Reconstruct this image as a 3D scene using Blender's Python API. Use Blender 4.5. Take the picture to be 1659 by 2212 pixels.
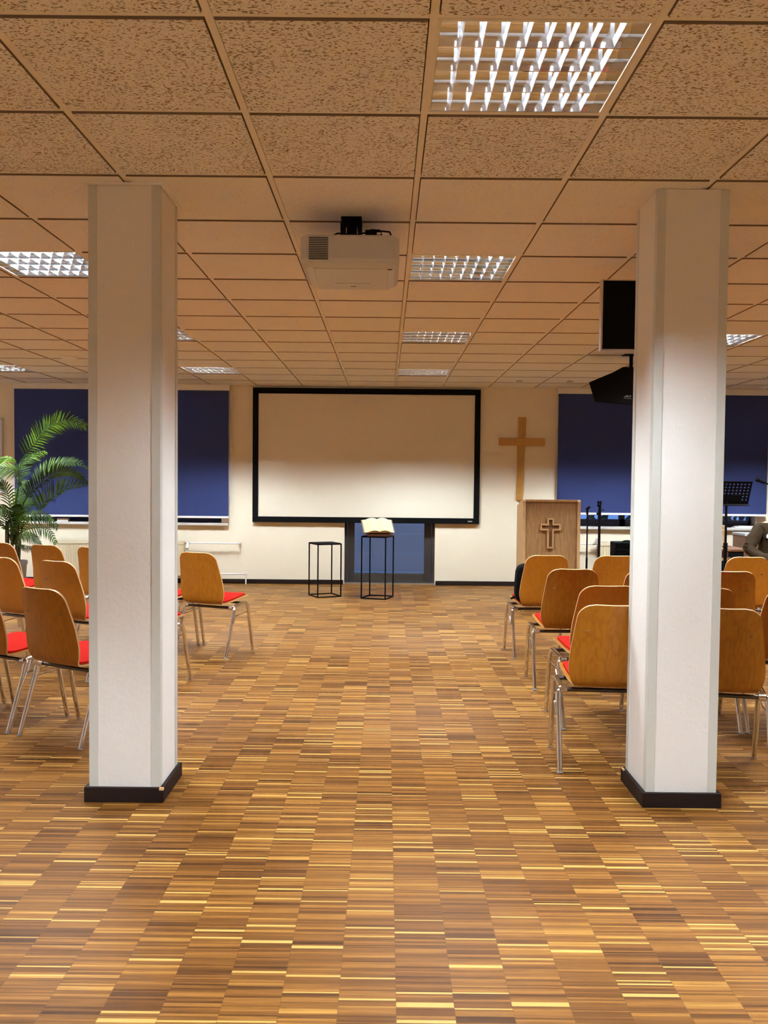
import bpy, bmesh, math, random
from mathutils import Vector, Matrix, Quaternion

for o in list(bpy.data.objects):
    bpy.data.objects.remove(o)
SC = bpy.context.scene
COL = SC.collection
random.seed(7)
PI = math.pi
rad = math.radians

# ------------------------------------------------------------------ camera
EYE, CEIL, WALL_Y = 1.437, 2.717, 11.8
FPX, PITCH, YAW, ROLL = 1859.25, -0.036864, -0.0015575, 0.0096
cam_d = bpy.data.cameras.new('camera')
cam_d.sensor_fit = 'HORIZONTAL'
cam_d.sensor_width = 36.0
cam_d.lens = FPX / 1659.0 * 36.0
cam_d.clip_start = 0.05
cam = bpy.data.objects.new('camera', cam_d)
COL.objects.link(cam)
_f = Vector((math.sin(YAW) * math.cos(PITCH), math.cos(YAW) * math.cos(PITCH), math.sin(PITCH)))
_r = Vector((math.cos(YAW), -math.sin(YAW), 0))
_u = _r.cross(_f)
_r2 = _r * math.cos(ROLL) + _u * math.sin(ROLL)
_u2 = _u * math.cos(ROLL) - _r * math.sin(ROLL)
_M = Matrix((_r2, _u2, -_f)).transposed().to_4x4()
_M.translation = Vector((0, 0, EYE))
cam.matrix_world = _M
SC.camera = cam

# ------------------------------------------------------------------ light
TUBE_POWER = 960.0
TUBE_COL = (0.90, 1.0, 1.05)
world = bpy.data.worlds.new('dusk_sky')
SC.world = world
world.use_nodes = True
world.node_tree.nodes['Background'].inputs[0].default_value = (0.17, 0.36, 0.92, 1)
world.node_tree.nodes['Background'].inputs[1].default_value = 0.9
SC.view_settings.view_transform = 'Standard'
SC.view_settings.look = 'None'
SC.view_settings.exposure = 0.0
SC.view_settings.gamma = 1.0
SC.view_settings.use_curve_mapping = False
SC.cycles.use_denoising = True
SC.cycles.max_bounces = 10
SC.cycles.diffuse_bounces = 6
SC.cycles.glossy_bounces = 5
SC.cycles.transparent_max_bounces = 8
SC.cycles.caustics_reflective = False
SC.cycles.caustics_refractive = False
SC.cycles.sample_clamp_indirect = 12.0

# ------------------------------------------------------------------ materials
def sock(n, *names):
    for k in names:
        if k in n.inputs:
            return n.inputs[k]

def mat(name, col, rough=0.5, metal=0.0, spec=0.5, coat=0.0):
    m = bpy.data.materials.new(name)
    m.use_nodes = True
    b = m.node_tree.nodes['Principled BSDF']
    b.inputs['Base Color'].default_value = (*col, 1)
    b.inputs['Roughness'].default_value = rough
    b.inputs['Metallic'].default_value = metal
    sock(b, 'Specular IOR Level', 'Specular').default_value = spec
    if coat:
        sock(b, 'Coat Weight').default_value = coat
        sock(b, 'Coat Roughness').default_value = 0.15
    return m

class NT:
    """tiny helper around a material's node tree"""
    def __init__(s, m):
        s.t = m.node_tree
        s.b = s.t.nodes['Principled BSDF']
    def n(s, kind, **kw):
        x = s.t.nodes.new(kind)
        for k, v in kw.items():
            setattr(x, k, v)
        return x
    def l(s, a, b):
        s.t.links.new(a, b)
    def math(s, op, a, b=None):
        x = s.n('ShaderNodeMath', operation=op)
        for i, v in enumerate((a, b)):
            if v is None:
                continue
            if isinstance(v, (int, float)):
                x.inputs[i].default_value = v
            else:
                s.l(v, x.inputs[i])
        return x.outputs[0]
    def ramp(s, fac, stops, interp='LINEAR'):
        x = s.n('ShaderNodeValToRGB')
        x.color_ramp.interpolation = interp
        e = x.color_ramp.elements
        while len(e) < len(stops):
            e.new(0.5)
        for i, (p, c) in enumerate(stops):
            e[i].position = p
            e[i].color = (*c, 1) if len(c) == 3 else c
        s.l(fac, x.inputs[0])
        return x.outputs[0]
    def mix(s, fac, a, b, blend='MIX'):
        x = s.n('ShaderNodeMix', data_type='RGBA', blend_type=blend)
        for i, v in ((0, fac), (6, a), (7, b)):
            if isinstance(v, (int, float)):
                x.inputs[i].default_value = v
            elif isinstance(v, tuple):
                x.inputs[i].default_value = (*v, 1)
            else:
                s.l(v, x.inputs[i])
        return x.outputs[2]
    def coords(s, out='Object', scale=(1, 1, 1), loc=None):
        tc = s.n('ShaderNodeTexCoord')
        mp = s.n('ShaderNodeMapping')
        mp.inputs['Scale'].default_value = scale
        s.l(tc.outputs[out], mp.inputs['Vector'])
        if loc is not None:
            s.l(loc, mp.inputs['Location'])
        return mp.outputs[0]
    def noise(s, vec, scale=1.0, detail=2.0, rough=0.5):
        x = s.n('ShaderNodeTexNoise')
        x.inputs['Scale'].default_value = scale
        x.inputs['Detail'].default_value = detail
        x.inputs['Roughness'].default_value = rough
        s.l(vec, x.inputs['Vector'])
        return x.outputs[0]
    def bump(s, h, strength=0.2, dist=0.01):
        x = s.n('ShaderNodeBump')
        x.inputs['Strength'].default_value = strength
        x.inputs['Distance'].default_value = dist
        s.l(h, x.inputs['Height'])
        s.l(x.outputs[0], s.b.inputs['Normal'])

def plaster(name, col, scale=60, strength=0.25, dist=0.004):
    m = mat(name, col, 0.9, spec=0.2)
    t = NT(m)
    v = t.coords()
    a = t.noise(v, scale, 3)
    b = t.noise(v, scale * 0.12, 2)
    t.bump(t.math('ADD', a, t.math('MULTIPLY', b, 1.5)), strength, dist)
    return m

def wood(name, c1, c2, scale=(9, 9, 1.0), rough=0.4, coat=0.0, vary=0.0, dark=None):
    m = mat(name, c1, rough, coat=coat)
    t = NT(m)
    loc = None
    oi = t.n('ShaderNodeObjectInfo')
    if vary:
        cb = t.n('ShaderNodeCombineXYZ')
        r = t.math('MULTIPLY', oi.outputs['Random'], 37.0)
        for i in range(3):
            t.l(r, cb.inputs[i])
        loc = cb.outputs[0]
    v = t.coords(scale=scale, loc=loc)
    n1 = t.noise(v, 1.4, 3, 0.55)
    w = t.math('SINE', t.math('MULTIPLY', n1, 34.0))
    n2 = t.noise(v, 6.0, 3, 0.6)
    f = t.math('ADD', t.math('MULTIPLY', w, 0.16), t.math('MULTIPLY', n2, 0.9))
    c = t.ramp(f, [(0.2, c2), (0.62, c1)])
    if vary:
        c = t.mix(t.math('MULTIPLY', oi.outputs['Random'], vary), c, tuple(x * y for x, y in zip(c1, (0.82, 0.60, 0.5))))
    t.l(c, t.b.inputs['Base Color'])
    return m

M = {}
M['wall'] = plaster('wall_paint', (0.82, 0.755, 0.61), 70, 0.12)
M['side_wall'] = plaster('white_side_wall_paint', (0.86, 0.86, 0.88), 70, 0.12)
M['pillar'] = plaster('pillar_plaster', (0.80, 0.785, 0.77), 55, 0.30, 0.005)
M['guard'] = mat('grey_white_strip', (0.60, 0.61, 0.58), 0.45)
M['skirt'] = wood('dark_brown_skirting', (0.014, 0.006, 0.0045), (0.008, 0.0035, 0.003), (2, 40, 40), 0.6)
sock(M['skirt'].node_tree.nodes['Principled BSDF'], 'Specular IOR Level', 'Specular').default_value = 0.2
M['chrome'] = mat('chrome', (0.78, 0.78, 0.80), 0.09, 1.0)
M['bolt'] = mat('brown_bolt_head', (0.22, 0.11, 0.05), 0.4)
M['foot'] = mat('grey_foot_plug', (0.30, 0.30, 0.31), 0.5)
M['dark_rail'] = mat('chrome_dark_reflection', (0.10, 0.085, 0.08), 0.3, 1.0)  # chrome rails; the dark surroundings they mirror are put into the colour
M['chair_wood'] = wood('varnished_beech_ply', (0.40, 0.160, 0.012), (0.32, 0.115, 0.007), (14, 14, 1.3), 0.36, 0.12, 0.75)
M['ply_edge'] = mat('pale_ply_edge', (0.66, 0.42, 0.20), 0.5)
M['red'] = mat('red_wool_felt', (0.43, 0.020, 0.015), 0.95, spec=0.0)
t = NT(M['red'])
t.bump(t.noise(t.coords(), 500, 2), 0.3, 0.002)
M['black'] = mat('black_powder_coat', (0.0045, 0.004, 0.0045), 0.65, spec=0.05)
M['black_cloth'] = mat('black_cloth', (0.006, 0.006, 0.0065), 0.9, spec=0.05)
M['gloss_black'] = mat('black_glass', (0.0015, 0.0015, 0.0015), 0.5, spec=0.06)
M['blind'] = mat('dark_blue_blind_fabric', (0.036, 0.050, 0.150), 0.9, spec=0.1)
t = NT(M['blind'])
t.bump(t.noise(t.coords(), 350, 2), 0.15, 0.002)
M['white_metal'] = mat('white_lacquer', (0.78, 0.78, 0.77), 0.4)
M['sill'] = mat('stone_sill', (0.55, 0.53, 0.51), 0.5)
M['screen'] = mat('matte_screen_cloth', (0.76, 0.71, 0.59), 0.95, spec=0.05)
M['cream'] = mat('cream_radiator_paint', (0.74, 0.66, 0.47), 0.45)
M['cross'] = wood('honey_wood', (0.52, 0.27, 0.055), (0.40, 0.185, 0.03), (30, 30, 3), 0.5)
M['oak'] = wood('light_oak', (0.34, 0.19, 0.075), (0.21, 0.105, 0.035), (38, 38, 1.6), 0.55)
M['oak_edge'] = wood('light_oak_edge', (0.50, 0.31, 0.145), (0.38, 0.22, 0.09), (38, 38, 2), 0.55)
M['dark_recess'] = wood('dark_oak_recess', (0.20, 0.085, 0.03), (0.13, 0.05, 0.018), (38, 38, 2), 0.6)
M['paper'] = mat('book_paper', (0.62, 0.56, 0.34), 0.9, spec=0.1)
M['leather'] = mat('brown_leather', (0.10, 0.035, 0.012), 0.6)
M['proj'] = mat('warm_white_plastic', (0.56, 0.55, 0.53), 0.35)
M['slot'] = mat('dark_slot', (0.006, 0.005, 0.005), 0.8)
M['frame_dark'] = mat('anthracite_window_frame', (0.030, 0.024, 0.021), 0.55)
M['frame_blue'] = mat('dark_blue_window_frame', (0.010, 0.016, 0.055), 0.45)
M['concrete'] = plaster('outdoor_concrete', (0.80, 0.79, 0.77), 12, 0.3, 0.01)
M['soil'] = plaster('potting_soil', (0.03, 0.02, 0.014), 60, 0.8, 0.01)
M['pot'] = mat('grey_pot', (0.30, 0.29, 0.28), 0.6)
M['stem'] = mat('palm_stem', (0.07, 0.055, 0.02), 0.7)
M['jacket'] = mat('olive_brown_jacket', (0.042, 0.027, 0.0145), 0.85, spec=0.08)
M['trousers'] = mat('pale_grey_trousers', (0.45, 0.45, 0.48), 0.9, spec=0.1)
M['skin'] = mat('skin', (0.55, 0.27, 0.18), 0.55)
M['hair'] = mat('brown_hair', (0.06, 0.035, 0.02), 0.7)
M['white'] = mat('white_card', (0.85, 0.85, 0.85), 0.7)
M['brown_box'] = wood('brown_veneer', (0.20, 0.095, 0.055), (0.15, 0.07, 0.04), (10, 10, 2), 0.5)
M['grey_lid'] = mat('pale_grey_lid', (0.52, 0.52, 0.54), 0.6)
M['silver'] = mat('silver_trim', (0.62, 0.58, 0.52), 0.3, 0.9)
M['grey_letter'] = mat('grey_lettering', (0.45, 0.44, 0.43), 0.5)
M['red_patch'] = mat('board_surface', (0.62, 0.68, 0.80), 0.3)

# leaves
M['leaf'] = mat('palm_leaf', (0.075, 0.17, 0.014), 0.5, spec=0.2)
t = NT(M['leaf'])
c = t.ramp(t.noise(t.coords(), 3.0, 2), [(0.42, (0.018, 0.042, 0.007)), (0.66, (0.085, 0.165, 0.007))])
t.l(c, t.b.inputs['Base Color'])

# lamp tube + louvre metal
M['tube'] = bpy.data.materials.new('fluorescent_tube')
M['tube'].use_nodes = True
_n = M['tube'].node_tree.nodes
_n.remove(_n['Principled BSDF'])
_e = _n.new('ShaderNodeEmission')
_e.inputs[0].default_value = (*TUBE_COL, 1)
_e.inputs[1].default_value = TUBE_POWER
M['tube'].node_tree.links.new(_e.outputs[0], _n['Material Output'].inputs[0])
M['mirror'] = mat('mirror_reflector', (0.70, 0.69, 0.68), 0.06, 1.0)
M['blade'] = mat('satin_louvre_blade', (0.66, 0.69, 0.76), 0.20, 0.90)
M['housing'] = mat('white_lamp_housing', (0.75, 0.73, 0.70), 0.5)

# glass: nearly clear sheet with a weak mirror sheen
M['glass'] = bpy.data.materials.new('window_glass')
M['glass'].use_nodes = True
_nt = M['glass'].node_tree
_nt.nodes.remove(_nt.nodes['Principled BSDF'])
_tr = _nt.nodes.new('ShaderNodeBsdfTransparent')
_gl = _nt.nodes.new('ShaderNodeBsdfGlossy')
_gl.inputs['Roughness'].default_value = 0.03
_lw = _nt.nodes.new('ShaderNodeFresnel')
_lw.inputs[0].default_value = 1.45
_mx = _nt.nodes.new('ShaderNodeMixShader')
_nt.links.new(_lw.outputs[0], _mx.inputs[0])
_nt.links.new(_tr.outputs[0], _mx.inputs[1])
_nt.links.new(_gl.outputs[0], _mx.inputs[2])
_nt.links.new(_mx.outputs[0], _nt.nodes['Material Output'].inputs[0])

# parquet: upright oak lamellae laid across the room, columns 158 mm wide
M['floor'] = mat('industrial_parquet', (0.4, 0.2, 0.08), 0.36, spec=0.17)
t = NT(M['floor'])
tc = t.n('ShaderNodeTexCoord')
sx = t.n('ShaderNodeSeparateXYZ')
t.l(tc.outputs['Object'], sx.inputs[0])
X, Y = sx.outputs[0], sx.outputs[1]
u = t.math('DIVIDE', t.math('SUBTRACT', X, 0.042), 0.159)
colm = t.math('FLOOR', u)
wn0 = t.n('ShaderNodeTexWhiteNoise', noise_dimensions='1D')
t.l(colm, wn0.inputs['W'])
cb0 = t.n('ShaderNodeCombineXYZ')
t.l(t.math('MULTIPLY', colm, 7.31), cb0.inputs[0])
t.l(t.math('MULTIPLY', Y, 55.0), cb0.inputs[1])
yy = t.math('ADD', Y, t.math('MULTIPLY', t.noise(cb0.outputs[0], 1.0, 1.0), 0.022))
def cell(size, seed):
    cb = t.n('ShaderNodeCombineXYZ')
    t.l(colm, cb.inputs[0])
    t.l(t.math('FLOOR', t.math('DIVIDE', yy, size)), cb.inputs[1])
    cb.inputs[2].default_value = seed
    w = t.n('ShaderNodeTexWhiteNoise', noise_dimensions='3D')
    t.l(cb.outputs[0], w.inputs['Vector'])
    return w.outputs[0]
r1 = cell(0.0085, 1.0)
r2 = cell(0.0255, 2.0)
r3 = cell(0.153, 3.0)
fac = t.math('ADD', t.math('ADD', t.math('MULTIPLY', r1, 0.46), t.math('MULTIPLY', r2, 0.30)), t.math('MULTIPLY', r3, 0.24))
base = t.ramp(fac, [(0.12, (0.055, 0.019, 0.0035)), (0.36, (0.125, 0.047, 0.0085)), (0.58, (0.195, 0.080, 0.015)),
                    (0.76, (0.28, 0.125, 0.025)), (0.90, (0.41, 0.21, 0.046))])
g = t.coords(scale=(6, 360, 1))
gn = t.noise(g, 1.0, 4, 0.65)
base = t.mix(0.8, base, t.ramp(gn, [(0.30, (0.36, 0.30, 0.28)), (0.5, (0.98, 0.98, 0.98)), (0.72, (1.3, 1.3, 1.25))]), 'MULTIPLY')
# pale sapwood lamellae here and there
sap = t.math('GREATER_THAN', cell(0.0085, 9.0), 0.945)
base = t.mix(t.math('MULTIPLY', sap, 0.85), base, (0.58, 0.35, 0.10))
fr = t.math('SUBTRACT', u, colm)
edge = t.math('LESS_THAN', fr, 0.010)
fy = t.math('FRACT', t.math('DIVIDE', yy, 0.0085))
edge2 = t.math('MULTIPLY', t.math('LESS_THAN', fy, 0.10), 0.35)
base = t.mix(t.math('MULTIPLY', t.math('MAXIMUM', edge, edge2), 0.6), base, (0.10, 0.045, 0.015))
t.l(base, t.b.inputs['Base Color'])
t.l(t.math('ADD', t.math('MULTIPLY', gn, 0.16), 0.34), t.b.inputs['Roughness'])
t.bump(gn, 0.05, 0.002)

# mineral fibre tiles: coarse fissured ones near the camera, finer ones beyond
def tile(name, sc1, lo, hi, dark, fine_amt):
    m = mat(name, (0.84, 0.84, 0.90), 0.95, spec=0.1)
    t = NT(m)
    n1 = t.noise(t.coords(scale=(*sc1, 1)), 1.0, 1.6, 0.6)
    n2 = t.noise(t.coords(scale=(210, 290, 1)), 1.0, 1.0)
    big = t.noise(t.coords(scale=(6, 6, 1)), 1.0, 1.0)
    pit = t.ramp(t.math('ADD', n1, t.math('MULTIPLY', t.math('SUBTRACT', big, 0.5), 0.10)), [(lo, (0, 0, 0)), (hi, (1, 1, 1))])
    fine = t.ramp(n2, [(0.58, (0, 0, 0)), (0.66, (1, 1, 1))])
    pf = t.math('MAXIMUM', pit, t.math('MULTIPLY', fine, fine_amt))
    t.l(t.mix(pf, (0.84, 0.84, 0.90), dark), t.b.inputs['Base Color'])
    t.bump(t.math('SUBTRACT', 1.0, pf), 0.5, 0.004)
    return m
M['tile'] = tile('coarse_fissured_tile', (85, 150), 0.565, 0.61, (0.27, 0.21, 0.17), 0.35)
M['tile2'] = tile('fine_fissured_tile', (150, 230), 0.62, 0.69, (0.55, 0.51, 0.47), 0.25)
M['tile_edge'] = mat('raw_tile_edge_gap_shade', (0.22, 0.16, 0.12), 0.95, spec=0.05)  # raw edge tone; the dark gap shadow beside the grid is painted in
M['tbar'] = mat('ceiling_grid_paint', (0.83, 0.82, 0.87), 0.6)

# ------------------------------------------------------------------ mesh builder
class MB:
    def __init__(s):
        s.v, s.f, s.mi = [], [], []
    def add(s, vs, fs, m=0):
        k = len(s.v)
        s.v += [tuple(p) for p in vs]
        s.f += [tuple(i + k for i in f) for f in fs]
        s.mi += [m] * len(fs)
        return s
    def box(s, lo, hi, m=0, xf=None, ch=0.0):
        (x0, y0, z0), (x1, y1, z1) = lo, hi
        if ch > 0:
            return s.prism([(x0 + ch, y0), (x1 - ch, y0), (x1, y0 + ch), (x1, y1 - ch), (x1 - ch, y1), (x0 + ch, y1), (x0, y1 - ch), (x0, y0 + ch)], z0, z1, m, xf)
        p = [Vector(q) for q in ((x0, y0, z0), (x1, y0, z0), (x1, y1, z0), (x0, y1, z0), (x0, y0, z1), (x1, y0, z1), (x1, y1, z1), (x0, y1, z1))]
        if xf:
            p = [xf @ q for q in p]
        return s.add(p, [(3, 2, 1, 0), (4, 5, 6, 7), (0, 1, 5, 4), (1, 2, 6, 5), (2, 3, 7, 6), (3, 0, 4, 7)], m)
    def prism(s, poly, z0, z1, m=0, xf=None):
        n = len(poly)
        p = [Vector((x, y, z0)) for x, y in poly] + [Vector((x, y, z1)) for x, y in poly]
        if xf:
            p = [xf @ q for q in p]
        fs = [tuple(range(n - 1, -1, -1)), tuple(range(n, 2 * n))] + [(i, (i + 1) % n, n + (i + 1) % n, n + i) for i in range(n)]
        return s.add(p, fs, m)
    def tube(s, pts, r, n=12, m=0, cap=True):
        pts = [Vector(p) for p in pts]
        rs = r if isinstance(r, (list, tuple)) else [r] * len(pts)
        rings, prev = [], None
        for i, p in enumerate(pts):
            a = pts[max(i - 1, 0)]
            b = pts[min(i + 1, len(pts) - 1)]
            d = (b - a).normalized()
            if prev is None:
                ref = Vector((0, 0, 1)) if abs(d.z) < 0.9 else Vector((1, 0, 0))
                x = d.cross(ref).normalized()
            else:
                x = (prev - d * prev.dot(d)).normalized()
            prev = x
            y = d.cross(x)
            rings.append([p + (x * math.cos(2 * PI * k / n) + y * math.sin(2 * PI * k / n)) * rs[i] for k in range(n)])
        vs = [q for rg in rings for q in rg]
        fs = [(i * n + k, i * n + (k + 1) % n, (i + 1) * n + (k + 1) % n, (i + 1) * n + k) for i in range(len(pts) - 1) for k in range(n)]
        if cap:
            fs += [tuple(range(n - 1, -1, -1)), tuple((len(pts) - 1) * n + k for k in range(n))]
        return s.add(vs, fs, m)
    def lathe(s, prof, c=(0, 0), n=24, m=0, xf=None):
        vs = []
        for r, z in prof:
            vs += [Vector((c[0] + r * math.cos(2 * PI * k / n), c[1] + r * math.sin(2 * PI * k / n), z)) for k in range(n)]
        if xf:
            vs = [xf @ q for q in vs]
        fs = [(i * n + k, i * n + (k + 1) % n, (i + 1) * n + (k + 1) % n, (i + 1) * n + k) for i in range(len(prof) - 1) for k in range(n)]
        fs += [tuple(range(n - 1, -1, -1)), tuple((len(prof) - 1) * n + k for k in range(n))]
        return s.add(vs, fs, m)
    def build(s, name, mats, parent=None, smooth=False, bevel=0.0, loc=None):
        me = bpy.data.meshes.new(name)
        me.from_pydata(s.v, [], s.f)
        mats = mats if isinstance(mats, (list, tuple)) else [mats]
        for m in mats:
            me.materials.append(m)
        me.polygons.foreach_set('material_index', s.mi)
        bm = bmesh.new()
        bm.from_mesh(me)
        bmesh.ops.recalc_face_normals(bm, faces=bm.faces)
        bm.to_mesh(me)
        bm.free()
        me.polygons.foreach_set('use_smooth', [smooth] * len(me.polygons))
        if smooth:
            me.set_sharp_from_angle(angle=rad(40))
        me.update()
        o = bpy.data.objects.new(name, me)
        COL.objects.link(o)
        if parent:
            o.parent = parent
        if loc:
            o.location = loc
        if bevel:
            b = o.modifiers.new('bevel', 'BEVEL')
            b.width = bevel
            b.segments = 2
            b.limit_method = 'ANGLE'
        return o

def tag(o, label, cat, group=None):
    o['label'] = label
    o['category'] = cat
    if group:
        o['group'] = group
    return o

def thing(name, label, cat, loc=(0, 0, 0), rz=0.0, group=None):
    o = bpy.data.objects.new(name, None)
    o.empty_display_size = 0.1
    COL.objects.link(o)
    o.location = loc
    o.rotation_euler = (0, 0, rz)
    return tag(o, label, cat, group)

def struct(o):
    o['kind'] = 'structure'
    return o

def dup(root, loc, rz, label, group=None):
    r = root.copy()
    COL.objects.link(r)
    r.location = loc
    r.rotation_euler = (0, 0, rz)
    r['label'] = label
    if group:
        r['group'] = group
    for ch in root.children:
        c = ch.copy()
        COL.objects.link(c)
        c.parent = r
        for g in ch.children:
            d = g.copy()
            COL.objects.link(d)
            d.parent = c
    return r

def arc(p0, p1, p2, n=6):
    """rounded corner p0-p1-p2 as a quadratic arc"""
    p0, p1, p2 = Vector(p0), Vector(p1), Vector(p2)
    return [(p0 * (1 - k) ** 2 + p1 * 2 * k * (1 - k) + p2 * k * k) for k in [i / n for i in range(n + 1)]]

# ------------------------------------------------------------------ room shell
XL, XR, YB = -7.6, 7.6, -4.2
struct(MB().box((XL, YB, -0.1), (XR, WALL_Y + 0.02, 0)).build('floor', M['floor']))
struct(MB().box((XL - 0.1, YB, 0), (XL, WALL_Y, CEIL + 0.15)).build('wall_left', M['side_wall']))
struct(MB().box((XR, YB, 0), (XR + 0.1, WALL_Y, CEIL + 0.15)).build('wall_right', M['side_wall']))
struct(MB().box((XL, YB - 0.1, 0), (XR, YB, CEIL + 0.15)).build('wall_rear', M['side_wall']))
# back wall with two window openings and the narrow door recess
WT = 0.34
win = [(-4.95, -2.25, 0.80, 2.60), (2.40, 5.08, 0.80, 2.60)]
rec = (-0.56, 0.685, 0.0, 2.2)
wb = MB()
Z1 = CEIL + 0.15
wb.box((XL, WALL_Y, 0), (win[0][0], WALL_Y + WT, Z1))
wb.box((win[0][1], WALL_Y, 0), (rec[0], WALL_Y + WT, Z1))
wb.box((rec[1], WALL_Y, 0), (win[1][0], WALL_Y + WT, Z1))
wb.box((win[1][1], WALL_Y, 0), (XR, WALL_Y + WT, Z1))
for a, b, z0, z1 in win:
    wb.box((a, WALL_Y, 0), (b, WALL_Y + WT, z0))
    wb.box((a, WALL_Y, z1), (b, WALL_Y + WT, Z1))
wb.box((rec[0], WALL_Y, rec[3]), (rec[1], WALL_Y + WT, Z1))
struct(wb.build('wall_back', M['wall']))

# windows behind the blinds
for k, (a, b, z0, z1) in enumerate(win):
    y0, y1 = WALL_Y + 0.17, WALL_Y + 0.23
    f = MB()
    fw = 0.075
    f.box((a, y0, z0), (b, y1, z0 + fw + (0.10 if k == 0 else 0.05)))
    f.box((a, y0, z1 - fw), (b, y1, z1))
    nx = 3
    for i in range(nx + 1):
        x = a + (b - a) * i / nx
        f.box((max(a, x - fw / 2), y0, z0), (min(b, x + fw / 2), y1, z1))
    w = struct(f.build('window_%d' % (k + 1), M['frame_blue']))
    MB().box((a, y0 + 0.025, z0), (b, y0 + 0.031, z1)).build('pane', M['glass'], w)
    MB().box((a - 0.10 if k else a - 0.1, WALL_Y - 0.055, z0 - 0.005), (b + 0.10 if k == 0 else b + 0.02, WALL_Y + 0.17, z0 + 0.03)).build('window_sill', M['sill'], w, bevel=0.004)

# glazed door in the recess
y0, y1 = WALL_Y + 0.12, WALL_Y + 0.19
d = MB()
for (xa, xb, za, zb) in ((rec[0], rec[0] + 0.035, 0, rec[3]), (rec[1] - 0.035, rec[1], 0, rec[3]), (rec[0], rec[1], rec[3] - 0.035, rec[3])):
    d.box((xa, y0 - 0.015, za), (xb, y1, zb))
for (xa, xb, za, zb) in ((-0.52, -0.425, 0.025, 2.15), (0.545, 0.645, 0.025, 2.15), (-0.425, 0.545, 0.025, 0.145), (-0.425, 0.545, 2.05, 2.15)):
    d.box((xa, y0, za), (xb, y1, zb))
door = struct(d.build('door_1', M['frame_dark'], bevel=0.004))
MB().box((-0.43, y0 + 0.03, 0.14), (0.55, y0 + 0.036, 2.06)).build('pane', M['glass'], door)
MB().box((rec[0] + 0.005, WALL_Y + 0.02, 0), (rec[1] - 0.005, y1, 0.02)).build('threshold', M['silver'], door)

# outdoors: ground and stepped concrete retaining wall of the light well
struct(MB().box((-6, WALL_Y + WT, -0.3), (6, 20, 0.02)).build('ground', M['concrete']))
cw = MB()
for k in range(5):
    za, zb = 0.02 + 0.29 * k, 0.02 + 0.29 * (k + 1) - 0.012
    cw.box((-1.9, 13.35 + 0.10 * k, za), (2.1, 14.2 + 0.1 * k, zb))
    cw.box((-1.9, 13.40 + 0.10 * k, zb), (2.1, 14.2, zb + 0.012))
tag(cw.build('retaining_wall', M['concrete']), 'grey stepped concrete wall outside the glazed door', 'wall')
hb = MB()
for i in range(70):
    x = random.uniform(1.6, 7.5)
    p = Vector((x, random.uniform(15.3, 16.2), -0.1))
    pts = [p]
    for q in range(6):
        p = p + Vector((random.uniform(-0.28, 0.28), 0, random.uniform(0.18, 0.42)))
        pts.append(p)
    hb.tube(pts, [0.045, 0.04, 0.035, 0.03, 0.025, 0.02, 0.012], 5)
tag(hb.build('bare_shrub', M['stem']), 'dark bare branches outside the right window below its blind', 'shrub')

# skirting boards on the back wall
for nm, a, b in (('baseboard_left', XL, rec[0] - 0.012), ('baseboard_right', rec[1] + 0.012, XR)):
    struct(MB().box((a, WALL_Y - 0.016, 0), (b, WALL_Y, 0.062)).build(nm, M['skirt'], bevel=0.003))

# ceiling: recessed grid with tegular tiles
GX, GY, T = -1.128, 2.424, 0.625
FIX_C = (-10, -6, -2, 2, 6, 9)
FIX_R = (-8, -4, -2, 0, 4, 8, 12)
fixset = {(c, r) for c in FIX_C for r in FIX_R if (c == 2 if r == 0 else (c in (-2, 6) if r == -2 else (r != -4 or c not in (-2, 6))))}  # off-pattern row: unseen lamps added by guess to brighten the pillar fronts
cl = MB()
c0, c1 = -11, 13
r0, r1 = -11, 15
for c in range(c0, c1 + 1):
    for r in range(r0, r1):
        if (c, r) in fixset:
            continue
        x0, y0 = max(GX + c * T, XL), max(GY + r * T, YB)
        x1, y1 = min(GX + c * T + T, XR), min(GY + r * T + T, WALL_Y)
        if x1 - x0 < 0.06 or y1 - y0 < 0.06:
            continue
        g, h = 0.0150, 0.0170
        zf, zt = CEIL - 0.006, CEIL + 0.016
        vs = [(x0 + 0.0135, y0 + g, zt), (x1 - 0.0135, y0 + g, zt), (x1 - 0.0135, y1 - g, zt), (x0 + 0.0135, y1 - g, zt),
              (x0 + 0.016, y0 + h, zf), (x1 - 0.016, y0 + h, zf), (x1 - 0.016, y1 - h, zf), (x0 + 0.016, y1 - h, zf)]
        cl.add(vs, [(4, 5, 6, 7)], 0 if r < 2 else 2)
        cl.add(vs, [(0, 1, 5, 4), (2, 3, 7, 6)], 3)
        cl.add(vs, [(1, 2, 6, 5), (3, 0, 4, 7)], 3)
for c in range(c0, c1 + 2):
    x = GX + c * T
    if XL < x < XR:
        cl.box((x - 0.012, YB, CEIL), (x + 0.012, WALL_Y, CEIL + 0.004), 1)
for r in range(r0, r1 + 1):
    y = GY + r * T
    if YB < y < WALL_Y + 0.1:
        cl.box((XL, y - 0.012, CEIL + 0.0012), (XR, min(y + 0.012, WALL_Y), CEIL + 0.0036), 1)
cl.box((XL, YB, CEIL + 0.13), (XR, WALL_Y + WT, CEIL + 0.2), 1)
struct(cl.build('ceiling', [M['tile'], M['tbar'], M['tile2'], M['tile_edge']]))

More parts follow.
